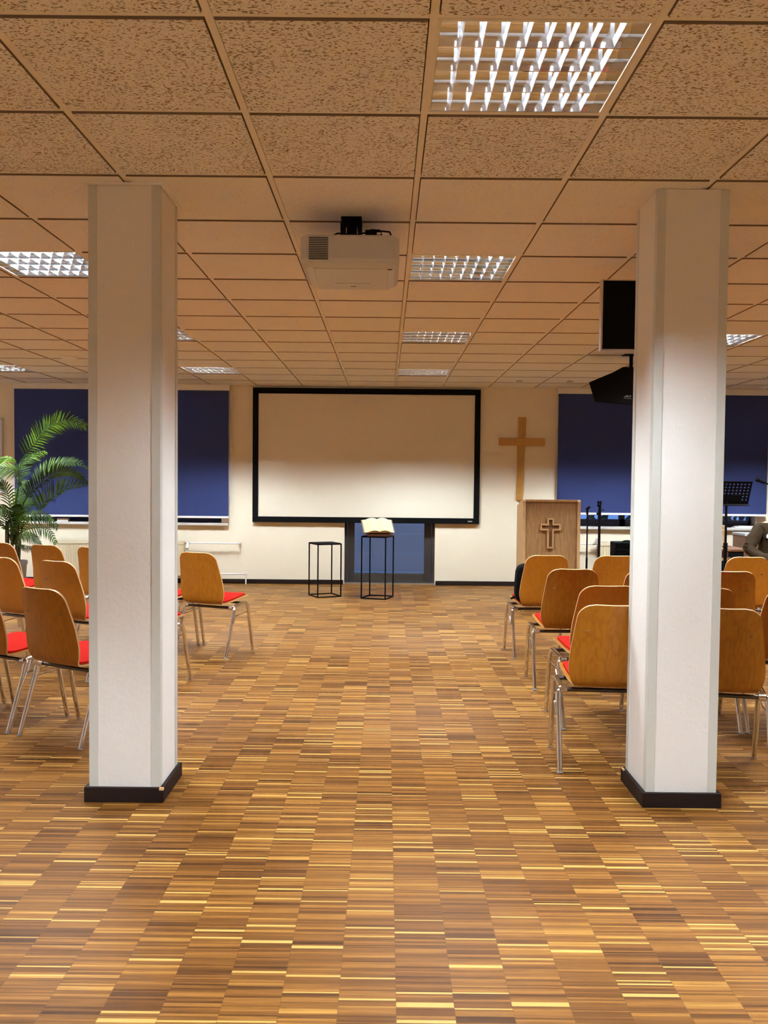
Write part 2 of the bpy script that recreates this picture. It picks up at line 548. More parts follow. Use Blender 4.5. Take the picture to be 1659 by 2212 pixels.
# ------------------------------------------------------------------ recessed louvre lamps
def make_light():
    root = thing('ceiling_light', '', 'ceiling light', (0, 0, CEIL))
    a, b = 0.014, T - 0.014
    h = MB()
    h.box((a - 0.002, a - 0.002, 0.0905), (b + 0.002, b + 0.002, 0.094))
    for (xa, ya, xb, yb) in ((a - 0.004, a - 0.004, b + 0.004, a + 0.006), (a - 0.004, b - 0.006, b + 0.004, b + 0.004), (a - 0.004, a + 0.006, a + 0.006, b - 0.006), (b - 0.006, a + 0.006, b + 0.004, b - 0.006)):
        h.box((xa, ya, -0.002), (xb, yb, 0.0905))
    h.build('housing', M['housing'], root)
    a, b = 0.021, T - 0.021
    pitch = (b - a) / 4
    rf = MB()
    prof = []
    for k in range(7):                                     # parabolic side reflector
        q = k / 6
        prof.append((pitch / 2 - 0.003 - 0.046 * q ** 2.0, 0.085 * q))
    for j in range(4):
        yc = a + pitch * (j + 0.5)
        for sgn in (-1, 1):
            vs = []
            for (dy, z) in prof:
                vs += [(a, yc + sgn * dy, z), (b, yc + sgn * dy, z)]
            rf.add(vs, [(2 * i, 2 * i + 1, 2 * i + 3, 2 * i + 2) for i in range(6)])
        w = prof[-1][0]
        rf.add([(a, yc - w, 0.085), (b, yc - w, 0.085), (b, yc + w, 0.085), (a, yc + w, 0.085)], [(0, 1, 2, 3)])
    for x in (a, b):
        rf.add([(x, a, 0), (x, b, 0), (x, b, 0.085), (x, a, 0.085)], [(0, 1, 2, 3)])
    for j in range(5):
        y = a + pitch * j
        rf.box((a, y - 0.003, -0.0005), (b, y + 0.003, 0.001))
    rf.build('reflector', M['mirror'], root, smooth=True)
    bl = MB()
    nb = 9
    for i in range(1, nb):
        x = a + (b - a) * i / nb
        for j in range(4):
            ya, yb = a + pitch * j + 0.003, a + pitch * (j + 1) - 0.003
            yc = (ya + yb) / 2
            half = (yb - ya) / 2
            # wedge blade, its top corners trimmed to the curve of the trough
            tw = half - 0.046 * (0.024 / 0.085) ** 2
            vs = [(x - 0.001, ya, 0), (x + 0.001, ya, 0), (x + 0.001, yb, 0), (x - 0.001, yb, 0),
                  (x - 0.006, yc - tw, 0.024), (x + 0.006, yc - tw, 0.024), (x + 0.006, yc + tw, 0.024), (x - 0.006, yc + tw, 0.024)]
            bl.add(vs, [(0, 1, 2, 3), (4, 5, 6, 7), (0, 1, 5, 4), (1, 2, 6, 5), (2, 3, 7, 6), (3, 0, 4, 7)])
    bl.build('louvre', M['blade'], root)
    for j in range(4):
        y = a + pitch * (j + 0.5)
        MB().tube([(a + 0.01, y, 0.066), (b - 0.01, y, 0.066)], 0.008, 10).build('tube', M['tube'], root, smooth=True)
    return root
light_labels = {
    (2, 0): 'large square louvre light nearest the camera, in front of the projector',
    (2, 4): 'square louvre light just right of the projector',
    (2, 8): 'square louvre light second from the screen among those above the aisle',
    (2, 12): 'square louvre light closest to the projection screen, above its right part',
    (-2, 4): 'bright square louvre light cut by the left edge of the left pillar near its top',
    (-2, 8): 'louvre light peeking out right of the left pillar',
    (-2, 12): 'louvre light above the blue blind between left pillar and screen',
    (-6, 12): 'louvre light at the left picture edge above the palm and left blind',
    (6, 8): 'louvre light right of the right pillar, above the dark blue blind',
    (6, 12): 'louvre light half hidden behind the hanging black loudspeaker',
    (9, 12): 'small corner of a louvre light at the far right picture edge'}
proto = make_light()
first = True
for c in FIX_C:
    for r in FIX_R:
        x, y = GX + c * T, GY + r * T
        if (c, r) not in fixset or x < XL or y < YB or x + T > XR:
            continue
        lab = light_labels.get((c, r), 'recessed square louvre light outside the view of the photo')
        if first:
            proto.location = (x, y, CEIL)
            proto['label'] = lab
            proto['group'] = 'recessed ceiling lights'
            first = False
        else:
            dup(proto, (x, y, CEIL), 0, lab, 'recessed ceiling lights')

for (x, y, rr, lab) in ((-3.375, 9.15, 0.10, 'round white ceiling disc left of the left pillar'), (1.678, 10.95, 0.04, 'small round ceiling spot, left one of the pair right of the screen'),
                        (2.312, 10.92, 0.04, 'small round ceiling spot, right one of the pair near the loudspeaker')):
    o = MB().lathe([(rr * 0.95, -0.006), (rr, -0.012), (rr, -0.018), (rr * 0.85, -0.022), (rr * 0.8, -0.020)], n=28).build('ceiling_disc', M['tbar'] if rr > 0.05 else M['silver'], smooth=True, loc=(x, y, CEIL))
    tag(o, lab, 'ceiling fitting', 'round ceiling fittings')

# ------------------------------------------------------------------ pillars
def pillar(x0, x1, lab, gap):
    y0, y1 = 3.78, 4.09
    root = thing('pillar', lab, 'pillar', ((x0 + x1) / 2, (y0 + y1) / 2, 0), 0, 'white square pillars')
    hx, hy = (x1 - x0) / 2, (y1 - y0) / 2
    MB().box((-hx, -hy, 0), (hx, hy, CEIL - 0.008)).build('shaft', M['pillar'], root)
    for sx_ in (-1, 1):
        for sy in (-1, 1):
            g = MB()
            for (z0, z1, w, t_) in ((0.0, 2.06, 0.034, 0.004), (2.063, CEIL - 0.01, 0.034, 0.0025)):
                xo, yo = sx_ * (hx + t_), sy * (hy + t_)
                xi, yi = sx_ * (hx - w), sy * (hy - w)
                g.box((min(xi, xo), min(sy * hy, yo), z0), (max(xi, xo), max(sy * hy, yo), z1))
                g.box((min(sx_ * hx, xo), min(yi, sy * hy), z0), (max(sx_ * hx, xo), max(yi, sy * hy), z1))
            g.build('corner_guard', M['guard'], root)
    t_ = 0.022
    for nm, lo, hi in (('f', (-hx - t_, -hy - t_, 0), (hx + t_, -hy - 0.0045, 0.066)), ('b', (-hx - t_, hy + 0.0045, 0), (hx + t_, hy + t_, 0.066)),
                       ('l', (-hx - t_, -hy - 0.004, 0), (-hx - 0.0045, hy + 0.004, 0.066)), ('r', (hx + 0.0045, -hy - 0.004, 0), (hx + t_, hy + 0.004, 0.066))):
        MB().box(lo, hi).build('skirting', M['skirt'], root, bevel=0.002)
    if gap:                                              # pale chip in the corner of the skirting
        MB().box((hx + t_ - 0.018, -hy - t_ - 0.0006, 0.056), (hx + t_ + 0.0006, -hy - t_ + 0.014, 0.0664)).build('chipped_corner', M['ply_edge'], root)
    else:
        MB().box((-hx - t_ - 0.0006, hy - 0.03, 0.060), (-hx - t_ + 0.007, hy + 0.012, 0.0664)).build('chipped_corner', M['ply_edge'], root)
    # thin trim frame against the ceiling
    tr = MB()
    for lo, hi in (((-hx - 0.02, -hy - 0.02, 0), (hx + 0.02, -hy - 0.006, 0.006)), ((hx + 0.006, -hy - 0.006, 0), (hx + 0.02, hy + 0.02, 0.006))):
        tr.box((lo[0], lo[1], CEIL - 0.014), (hi[0], hi[1], CEIL - 0.006))
    if gap:
        tr.build('ceiling_trim', M['tbar'], root)
    return root
pillar(-1.300, -0.993, 'white square plastered pillar left of the aisle', True)
pillar(1.171, 1.476, 'white square plastered pillar right of the aisle', False)

# ------------------------------------------------------------------ stacking chairs
PROFILE = [(-0.078, 0.845, 0.163), (-0.064, 0.80, 0.170), (-0.046, 0.74, 0.178), (-0.026, 0.66, 0.189), (-0.008, 0.58, 0.199), (0.006, 0.52, 0.203),
           (0.017, 0.475, 0.197), (0.030, 0.443, 0.184), (0.052, 0.422, 0.172), (0.085, 0.414, 0.170), (0.13, 0.416, 0.178), (0.20, 0.425, 0.190),
           (0.28, 0.437, 0.199), (0.35, 0.447, 0.204), (0.40, 0.450, 0.204), (0.440, 0.444, 0.200)]
def catmull(P, sub):
    out = []
    for i in range(len(P) - 1):
        p0, p1, p2, p3 = P[max(i - 1, 0)], P[i], P[i + 1], P[min(i + 2, len(P) - 1)]
        for k in range(sub):
            q = k / sub
            out.append(tuple(0.5 * (2 * b + (c - a) * q + (2 * a - 5 * b + 4 * c - d) * q * q + (3 * b - a - 3 * c + d) * q ** 3) for a, b, c, d in zip(p0, p1, p2, p3)))
    out.append(P[-1])
    return out
def shell_rows(prof, rtop, rbot, tight=None):
    rows = catmull(prof, 4)
    s, acc = [0.0], 0.0
    for a, b in zip(rows, rows[1:]):
        acc += math.hypot(b[0] - a[0], b[1] - a[1])
        s.append(acc)
    res = []
    for (y, z, w), d in zip(rows, s):
        cut = 0.0
        if d < rtop:
            cut = rtop - math.sqrt(max(rtop ** 2 - (rtop - d) ** 2, 0))
        if acc - d < rbot:
            e = acc - d
            cut = max(cut, rbot - math.sqrt(max(rbot ** 2 - (rbot - e) ** 2, 0)))
        res.append((y, z, w - cut))
    return res
def surf(rows, x, i, w):
    """point of the bent sheet: the back is dished, the seat sides rise a little"""
    y, z, _ = rows[i]
    a = rows[max(i - 1, 0)]
    b = rows[min(i + 1, len(rows) - 1)]
    ty, tz = b[0] - a[0], b[1] - a[1]
    L = math.hypot(ty, tz) or 1
    ny, nz = -tz / L, ty / L                               # towards the sitter
    back = max(0.0, min(1.0, (z - 0.42) / 0.2)) if y < 0.06 else 0.0
    lift = (0.022 * back + 0.006) * (x / 0.2) ** 2
    return Vector((x, y + ny * lift, z + nz * lift)), Vector((0, ny, nz))
def sheet(rows, thick, nx=12, off=0.0, puff=0.0):
    m = MB()
    n = nx + 1
    A, B = [], []
    R = len(rows)
    for i, (y, z, w) in enumerate(rows):
        for k in range(n):
            q = -1 + 2 * k / nx
            x = w * q
            p, nn = surf(rows, x, i, w)
            edge = (1 - abs(q) ** 6) * (1 - abs(2 * i / (R - 1) - 1) ** 8)
            A.append(p + nn * (off + thick + puff * edge))
            B.append(p + nn * off)
    k0 = len(A)
    fa = [(i * n + k, i * n + k + 1, (i + 1) * n + k + 1, (i + 1) * n + k) for i in range(R - 1) for k in range(nx)]
    fb = [tuple(k0 + q for q in reversed(f)) for f in fa]
    m.add(A + B, fa + fb, 0)
    rim = []
    for i in range(R - 1):
        rim += [(i * n, (i + 1) * n, k0 + (i + 1) * n, k0 + i * n), (i * n + nx, k0 + i * n + nx, k0 + (i + 1) * n + nx, (i + 1) * n + nx)]
    for k in range(nx):
        rim += [(k, k0 + k, k0 + k + 1, k + 1), ((R - 1) * n + k, (R - 1) * n + k + 1, k0 + (R - 1) * n + k + 1, k0 + (R - 1) * n + k)]
    m.f += rim
    m.mi += [1] * len(rim)
    return m

def make_chair():
    root = thing('stacking_chair', '', 'chair')
    rows = shell_rows(PROFILE, 0.075, 0.05)
    sheet(rows, 0.010).build('seat_shell', [M['chair_wood'], M['ply_edge']], root, smooth=True)
    pp = [(y, z, w - 0.016) for (y, z, w) in PROFILE[9:15]]
    pp[0] = (0.070, 0.417, 0.150)
    pp[-1] = (0.412, 0.450, 0.185)
    sheet(shell_rows(pp, 0.03, 0.05), 0.012, off=0.0102, puff=0.006).build('seat_pad', [M['red'], M['red']], root, smooth=True)
    r = 0.0135
    for s in (-1, 1):
        x = 0.24 * s
        pts = [Vector((x, 0.415, 0)), Vector((x, 0.34, 0.36))] + arc((x, 0.334, 0.375), (x * 0.985, 0.325, 0.414), (x * 0.96, 0.285, 0.412), 6) + [Vector((x * 0.93, 0.14, 0.397))]
        lg = MB().tube(pts, r, 12).build('leg', M['chrome'], root, smooth=True)
        MB().tube([(x, 0.4155, 0.0), (x, 0.4138, 0.008)], r + 0.0010, 12).build('foot_cap', M['foot'], lg, smooth=True)
        pts = [Vector((x, 0.0, 0)), Vector((x, 0.118, 0.35))] + arc((x, 0.122, 0.362), (x * 0.985, 0.13, 0.386), (x * 0.93, 0.142, 0.392), 5)
        lg = MB().tube(pts, r, 12).build('leg', M['chrome'], root, smooth=True)
        MB().tube([(x, -0.0003, 0.0), (x, 0.0027, 0.008)], r + 0.0010, 12).build('foot_cap', M['foot'], lg, smooth=True)
        MB().tube([(x, 0.106, 0.318), (x * 0.97, 0.20, 0.322), (x, 0.347, 0.335)], 0.004, 8).build('side_wire', M['chrome'], root, smooth=True)
        cl_ = MB()
        cl_.tube([(x, 0.112, 0.335), (x * 0.995, 0.123, 0.372)], 0.0165, 12)
        cl_.tube([(x - 0.012 * s, 0.128, 0.386), (x - 0.045 * s, 0.128, 0.386)], 0.017, 12)
        cl_.tube([(x + 0.010 * s, 0.112, 0.33), (x + 0.020 * s, 0.112, 0.33), (x + 0.018 * s, 0.085, 0.27)], 0.0045, 8)
        cl_.build('row_connector', M['chrome'], root, smooth=True)
        MB().lathe([(0.006, -0.002), (0.006, 0.0015), (0.004, 0.003)], n=12, xf=Matrix.Translation((0.125 * s, -0.0405 + 0.008, 0.712)) @ Matrix.Rotation(rad(103), 4, 'X')).build('bolt', M['bolt'], root, smooth=True)
    MB().tube([(-0.235, 0.13, 0.388), (0.235, 0.13, 0.388)], 0.0115, 12).build('cross_rail', M['dark_rail'], root, smooth=True)
    MB().tube([(-0.232, 0.28, 0.411), (0.232, 0.28, 0.411)], 0.0105, 12).build('cross_rail', M['dark_rail'], root, smooth=True)
    return root
chairs = [
    # x, y, yaw (degrees), label
    (-1.807, 4.604, -29, 'wooden chair with red seat half hidden by the left pillar, nearest on the left side', 'L'),
    (-2.310, 4.877, -29, 'wooden chair at the left picture edge beside the nearest left chair', 'L'),
    (-2.812, 5.155, -29, 'wooden chair almost outside the left picture edge, front legs showing', 'L'),
    (-1.784, 5.847, -26, 'wooden chair behind the left pillar, only its front leg and red seat tip showing', 'L'),
    (-2.297, 6.097, -26, 'wooden chair directly behind the nearest left chair, touching the left pillar edge', 'L'),
    (-2.81, 6.346, -26, 'wooden chair in the middle left row at the left picture edge', 'L'),
    (-1.487, 6.916, -22, 'wooden chair standing free right of the left pillar, front row aisle end', 'L'),
    (-1.981, 7.093, -22, 'wooden chair hidden by the left pillar, red seat beside the front row aisle chair', 'L'),
    (-2.453, 7.305, -22, 'front row wooden chair cut by the left edge of the left pillar before the radiator', 'L'),
    (-2.938, 7.512, -22, 'front row wooden chair in front of the left radiator end, right of the palm', 'L'),
    (-3.435, 7.725, -23, 'front row wooden chair in front of the potted palm at the left picture edge', 'L'),
    (1.113, 4.183, -4.6, 'wooden chair with red seat nearest on the right, left of the right pillar', 'R'),
    (1.625, 4.114, -12, 'large wooden chair back right of the right pillar, nearest on that side', 'R'),
    (1.284, 4.957, 3.5, 'wooden chair second from the camera along the right aisle edge', 'R'),
    (1.81, 4.88, 2, 'wooden chair corner just right of the right pillar in the second row', 'R'),
    (2.333, 4.90, 1, 'dark wooden chair side at the right picture edge in the second row', 'R'),
    (1.282, 5.885, -1, 'wooden chair third from the camera along the right aisle edge', 'R'),
    (1.806, 5.86, 0, 'wooden chair behind the right pillar with a sliver of backrest left of it', 'R'),
    (2.33, 5.83, 0, 'reddish wooden chair back right of the right pillar in the third row', 'R'),
    (1.30, 6.95, 4, 'wooden chair with a black bag on its seat before the lectern', 'R'),
    (1.86, 6.97, 2, 'front row wooden chair left of the right pillar below the microphone stands', 'R'),
    (2.93, 6.98, 2, 'front row wooden chair right of the right pillar before the seated person', 'R')]
chair0 = make_chair()
for i, (x, y, a, lab, side) in enumerate(chairs):
    grp = 'wooden chairs on the left side' if side == 'L' else 'wooden chairs on the right side'
    if i == 0:
        chair0.location, chair0.rotation_euler = (x, y, 0), (0, 0, rad(a))
        chair0['label'], chair0['group'] = lab, grp
    else:
        dup(chair0, (x, y, 0), rad(a), lab, grp)

# black bag leaning on the front right chair
bg = thing('bag', 'black bag leaning upright on the chair seat before the lectern', 'bag', (1.30, 6.95, 0), rad(4))
def pillow_bm(cx, cy, cz, sx_, sy, sz, e=0.55):
    m = MB()
    nu, nv = 20, 14
    vs = []
    sg = lambda v: abs(v) ** e * (1 if v >= 0 else -1)
    for j in range(nv + 1):
        ph = -PI / 2 + PI * j / nv
        for i in range(nu):
            th = 2 * PI * i / nu
            vs.append(Vector((cx + sx_ * sg(math.cos(ph)) * sg(math.cos(th)), cy + sy * sg(math.cos(ph)) * sg(math.sin(th)), cz + sz * sg(math.sin(ph)))))
    return m.add(vs, [(j * nu + i, j * nu + (i + 1) % nu, (j + 1) * nu + (i + 1) % nu, (j + 1) * nu + i) for j in range(nv) for i in range(nu)])
b = pillow_bm(0, 0, 0, 0.185, 0.055, 0.165, 0.4).build('bag_body', M['black_cloth'], bg, smooth=True)
b.location = (-0.040, 0.105, 0.605)
b.rotation_euler = (rad(12), 0, 0)
p = pillow_bm(0, 0, 0, 0.14, 0.03, 0.09).build('front_pocket', M['black_cloth'], bg, smooth=True)
p.location = (-0.04, 0.170, 0.56)
p.rotation_euler = (rad(12), 0, 0)
MB().tube(arc((-0.10, 0.075, 0.77), (-0.04, 0.06, 0.84), (0.02, 0.075, 0.77), 8), 0.008, 8).build('handle', M['black_cloth'], bg, smooth=True)
MB().tube([(-0.19, 0.13, 0.50), (-0.225, 0.22, 0.462), (-0.17, 0.30, 0.474)], 0.009, 8).build('strap', M['black_cloth'], bg, smooth=True)

# ------------------------------------------------------------------ projection screen
ps = thing('projection_screen', 'large white projection screen in a black frame on the back wall', 'projection screen', (-0.267, WALL_Y, 0.85))
sx0, sx1, sz0, sz1 = -1.55, 1.55, 0.0, 1.83
y0, y1 = -0.055, -0.012
fr = MB()
w = 0.078
for lo, hi in (((sx0, y0, sz0), (sx1, y1, sz0 + w)), ((sx0, y0, sz1 - w), (sx1, y1, sz1)), ((sx0, y0, sz0 + w), (sx0 + w, y1, sz1 - w)), ((sx1 - w, y0, sz0 + w), (sx1, y1, sz1 - w))):
    fr.box(lo, hi)
fr.build('frame', M['black_cloth'], ps, bevel=0.004)
MB().box((sx0 + w - 0.004, y0 + 0.014, sz0 + w - 0.004), (sx1 - w + 0.004, y0 + 0.020, sz1 - w + 0.004)).build('screen_cloth', M['screen'], ps)
MB().box((1.395, y0 - 0.0015, 0.030), (1.455, y0 + 0.001, 0.042)).build('badge', M['grey_letter'], ps)
hd = MB()
for x in (-1.2, 0.0, 1.2):
    hd.box((x - 0.06, y1, sz1 - 0.06), (x + 0.06, 0.0, sz1 - 0.02))
hd.build('wall_bracket', M['black'], ps)

# ------------------------------------------------------------------ roller blinds
def blind(x0, x1, zb, lab, chain):
    root = thing('roller_blind', lab, 'blind', ((x0 + x1) / 2, WALL_Y, 0), 0, 'dark blue roller blinds')
    h = (x1 - x0) / 2
    MB().box((-h, -0.105, 2.632), (h, -0.012, 2.712), ch=0.0).build('cassette', M['white_metal'], root, bevel=0.012)
    MB().box((-h + 0.012, -0.066, zb), (h - 0.012, -0.0645, 2.64)).build('fabric', M['blind'], root)
    MB().box((-h + 0.010, -0.075, zb - 0.028), (h - 0.010, -0.056, zb)).build('bottom_bar', M['white_metal'], root, bevel=0.003)
    if chain:
        MB().tube([(h + 0.008, -0.05, 2.64), (h + 0.012, -0.05, 1.10), (h + 0.022, -0.05, 1.035), (h + 0.034, -0.05, 1.10), (h + 0.020, -0.05, 2.64)], 0.0035, 6).build('pull_chain', M['white_metal'], root, smooth=True)
blind(-5.07, -2.13, 0.925, 'wide dark blue roller blind behind the palm and left pillar', True)
blind(2.325, 5.205, 1.022, 'wide dark blue roller blind behind the right pillar', False)

# ------------------------------------------------------------------ radiators
def radiator(x0, x1, z0, z1, lab, valve_side, pipes):
    root = thing('radiator', lab, 'radiator', ((x0 + x1) / 2, WALL_Y, 0), 0, 'cream ribbed radiators')
    h = (x1 - x0) / 2
    m = MB()
    yb, yf = -0.055, -0.135
    m.box((-h, yb - 0.02, z0), (h, yb, z1))
    n = int((x1 - x0) / 0.0333)
    st = (x1 - x0) / n
    m.box((-h, yf + 0.008, z0 + 0.045), (h, yb, z1 - 0.050))
    for i in range(n):
        xa = -h + i * st
        m.prism([(xa + 0.003, yf + 0.008), (xa + 0.008, yf), (xa + st - 0.008, yf), (xa + st - 0.003, yf + 0.008)], z0 + 0.045, z1 - 0.058)
    m.box((-h, yf, z1 - 0.048), (h, yb, z1))
    m.box((-h, yf, z0), (h, yb, z0 + 0.042))
    m.build('panel', M['cream'], root)
    br = MB()
    for x in (-h * 0.7, h * 0.7):
        br.box((x - 0.02, yb, z0 + 0.05), (x + 0.02, 0, z1 - 0.05))
    br.build('bracket', M['white_metal'], root)
    s = valve_side
    e = s * h
    MB().tube([(e, -0.095, z1 - 0.028), (e + s * 0.035, -0.095, z1 - 0.028)], 0.013, 12).build('pipe_stub', M['silver'], root, smooth=True)
    v = MB().tube([(e + s * 0.035, -0.095, z1 - 0.028), (e + s * 0.075, -0.095, z1 - 0.028)], 0.016, 12).build('valve', M['silver'], root, smooth=True)
    if s < 0:
        MB().tube([(e - 0.045, -0.10, z1 - 0.012), (e - 0.015, -0.12, z1 + 0.055)], [0.020, 0.024], 14).build('thermostat_knob', M['white_metal'], v, smooth=True)
    else:
        MB().tube([(e + 0.05, -0.11, z1 - 0.028), (e + 0.05, -0.165, z1 - 0.10)], [0.018, 0.022], 14).build('thermostat_knob', M['white_metal'], v, smooth=True)
    if pipes:
        L1, L2 = pipes
        for (L, z, zw) in ((L1, z1 - 0.028, z1 - 0.028), (L2, z0 + 0.025, z0 + 0.025)):
            MB().tube([(e + s * 0.06, -0.095, z)] + arc((e + s * (L - 0.02), -0.095, z), (e + s * L, -0.095, z), (e + s * L, -0.075, z), 5) + [Vector((e + s * L, 0.0, zw))] if z > 0.3 else
                      [(e + s * 0.0, -0.095, z), (e + s * (L - 0.02), -0.095, z)] + arc((e + s * (L - 0.02), -0.095, z), (e + s * L, -0.095, z), (e + s * L, -0.095, z - 0.02), 5) + [Vector((e + s * L, -0.095, 0.0))], 0.0095, 10).build('heating_pipe', M['white_metal'], root, smooth=True)
            MB().lathe([(0.018, -0.012), (0.021, 0), (0.018, 0.012)], n=14, xf=Matrix.Translation((e + s * L, -0.095 if z < 0.3 else -0.03, z))).build('pipe_rosette', M['white_metal'], root, smooth=True)
radiator(-4.50, -2.735, 0.115, 0.585, 'cream ribbed radiator under the left window behind the left pillar', 1, (0.745, 0.84))
radiator(2.90, 4.55, 0.115, 0.625, 'cream ribbed radiator under the right window behind the black microphone stands', -1, (0.55, 0.62))

# ------------------------------------------------------------------ wall cross
wc = thing('wall_cross', 'plain wooden cross hanging on the wall right of the screen', 'cross', (1.857, WALL_Y, 1.178))
MB().add([(-0.068, -0.035, 0), (0.018, -0.035, 0), (0.018, 0, 0), (-0.068, 0, 0), (-0.052, -0.035, 1.135), (0.050, -0.035, 1.135), (0.050, 0, 1.135), (-0.052, 0, 1.135)],
         [(0, 1, 2, 3), (4, 5, 6, 7), (0, 1, 5, 4), (1, 2, 6, 5), (2, 3, 7, 6), (3, 0, 4, 7)]).build('upright_beam', M['cross'], wc, bevel=0.008)
MB().box((-0.316, -0.046, 0.748), (0.310, -0.004, 0.850)).build('cross_beam', M['cross'], wc, bevel=0.008)

# ------------------------------------------------------------------ wire stands and book
def wire_stand(name, c, top, thick, lab):
    cx_, cy_ = sum(p[0] for p in c) / 4, sum(p[1] for p in c) / 4
    root = thing(name, lab, 'stand', (cx_, cy_, 0), 0, 'black wire plant stands')
    e1 = Vector((c[1][0] - c[0][0], c[1][1] - c[0][1], 0))
    e2 = Vector((c[2][0] - c[1][0], c[2][1] - c[1][1], 0))
    sz = (e1.length + e2.length) / 4
    a = math.atan2(e1.y, e1.x)
    root.rotation_euler = (0, 0, a)
    r = 0.0065
    for sx_ in (-1, 1):
        for sy in (-1, 1):
            MB().box((sx_ * sz - r, sy * sz - r, 0), (sx_ * sz + r, sy * sz + r, top)).build('leg', M['black'], root)
    for z, nm in ((0.0, 'base_frame'), (top - 2 * r, 'top_frame')):
        m = MB()
        for sg in (-1, 1):
            m.box((-sz + r, sg * sz - r, z), (sz - r, sg * sz + r, z + 2 * r))
            m.box((sg * sz - r, -sz + r, z), (sg * sz + r, sz - r, z + 2 * r))
        m.build(nm, M['black'], root)
    MB().box((-sz, -sz, top), (sz, sz, top + thick)).build('top_plate', M['black'], root)
    return root
wire_stand('wire_stand', [(-0.931, 10.664), (-0.804, 10.40), (-0.553, 10.585), (-0.674, 10.792)], 0.655, 0.006, 'empty black wire cube stand left of the one with the book')
wire_stand('wire_stand', [(-0.290, 10.395), (0.011, 10.295), (0.111, 10.569), (-0.189, 10.697)], 0.757, 0.006, 'taller black wire cube stand carrying the open book')

bs = thing('book_stand', 'low brown wooden lectern block under the open book', 'book stand', (-0.088, 10.44, 0.763), rad(13))
MB().prism([(-0.085, 0.0), (-0.085, 0.018), (0.085, 0.166), (0.095, 0.166), (0.095, 0.0)], -0.13, 0.13, 0,
           Matrix(((0, 0, 1, 0), (1, 0, 0, 0), (0, 1, 0, 0), (0, 0, 0, 1)))).build('support', M['leather'], bs)
MB().box((-0.15, -0.118, 0.0), (0.15, -0.085, 0.020)).build('ledge', M['leather'], bs)
bk = thing('open_book', 'large open book with cream pages on the black wire stand', 'book', (-0.088, 10.44, 0.873), rad(13))
tilt = Matrix.Rotation(rad(41), 4, 'X')
def page_block(sgn):
    m = MB()
    n = 12
    prof = []
    for i in range(n + 1):
        q = i / n
        x = sgn * 0.182 * q
        z = 0.006 + 0.030 * (math.sin(PI * min(q * 1.35, 1)) ** 0.7 * 0.75 + 0.55 * (1 - abs(2 * q - 1) ** 3) * (0.4)) if q > 0 else 0.010
        z += 0.012 * (1 - q)
        prof.append((x, z))
    top = [Vector((x, -0.11, z)) for x, z in prof] + [Vector((x, 0.11, z)) for x, z in prof]
    bot = [Vector((x, -0.11, 0.004)) for x, z in prof] + [Vector((x, 0.11, 0.004)) for x, z in prof]
    N = n + 1
    vs = [tilt @ p for p in top + bot]
    fs = []
    for i in range(n):
        fs += [(i, i + 1, N + i + 1, N + i), (2 * N + i, 3 * N + i, 3 * N + i + 1, 2 * N + i + 1), (i, 2 * N + i, 2 * N + i + 1, i + 1), (N + i, N + i + 1, 3 * N + i + 1, 3 * N + i)]
    fs += [(n, 2 * N + n, 3 * N + n, N + n), (0, N, 3 * N, 2 * N)]
    return m.add(vs, fs)
page_block(-1).build('left_pages', M['paper'], bk, smooth=True)
page_block(1).build('right_pages', M['paper'], bk, smooth=True)
MB().box((-0.195, -0.117, -0.004), (0.195, 0.117, 0.003), 0, tilt).build('cover', M['leather'], bk)

# ------------------------------------------------------------------ lectern
le = thing('lectern', 'light oak lectern with a small cross on its front', 'lectern', (1.838, 9.5, 0))
hw = 0.319
yz = Matrix(((0, 0, 1, 0), (1, 0, 0, 0), (0, 1, 0, 0), (0, 0, 0, 1)))       # prism(y,z) extruded along x
side = [(0.0, 0.0), (0.0, 1.222), (0.018, 1.24), (0.06, 1.24), (0.43, 1.165), (0.43, 0.0)]
for s in (-1, 1):
    xa = s * hw - (0.036 if s > 0 else 0)
    MB().prism(side, xa, xa + 0.036, 0, yz).build('side_panel', M['oak_edge'], le, bevel=0.004)
MB().box((-hw + 0.036, 0.022, 0.03), (hw - 0.036, 0.042, 1.222)).build('front_panel', M['oak'], le)
MB().prism([(0.0, 1.216), (0.0, 1.240), (0.06, 1.240), (0.43, 1.165), (0.43, 1.140), (0.06, 1.215)], -hw + 0.036, hw - 0.036, 0, yz).build('top_board', M['oak_edge'], le, bevel=0.002)
MB().box((-hw + 0.036, 0.03, 0.0), (hw - 0.036, 0.40, 0.03)).build('bottom_board', M['oak'], le)
MB().box((-hw + 0.036, 0.06, 0.72), (hw - 0.036, 0.40, 0.74)).build('shelf', M['oak'], le)
def cross_poly(a, up, dn, arm):
    return [(-a, -dn), (a, -dn), (a, -a), (arm, -a), (arm, a), (a, a), (a, up), (-a, up), (-a, a), (-arm, a), (-arm, -a), (-a, -a)]
xz = Matrix(((1, 0, 0, 0), (0, 0, 1, 0), (0, 1, 0, 0), (0, 0, 0, 1)))
ox, oz = -0.012, 0.937
o1, o2 = cross_poly(0.036, 0.098, 0.235, 0.112), cross_poly(0.020, 0.082, 0.219, 0.096)
rm = MB()
n = 12
vs = [Vector((x + ox, y, z + oz)) for y in (-0.012, 0.024) for P in (o1, o2) for (x, z) in P]
fs = []
for i in range(n):
    j = (i + 1) % n
    fs += [(i, j, n + j, n + i), (2 * n + i, 3 * n + i, 3 * n + j, 2 * n + j), (i, 2 * n + i, 2 * n + j, j), (n + i, n + j, 3 * n + j, 3 * n + i)]
em = rm.add(vs, fs).build('cross_emblem', M['oak_edge'], le)
MB().prism([(x + ox, z + oz) for x, z in o2], 0.012, 0.022, 0, xz).build('emblem_inlay', M['dark_recess'], em)

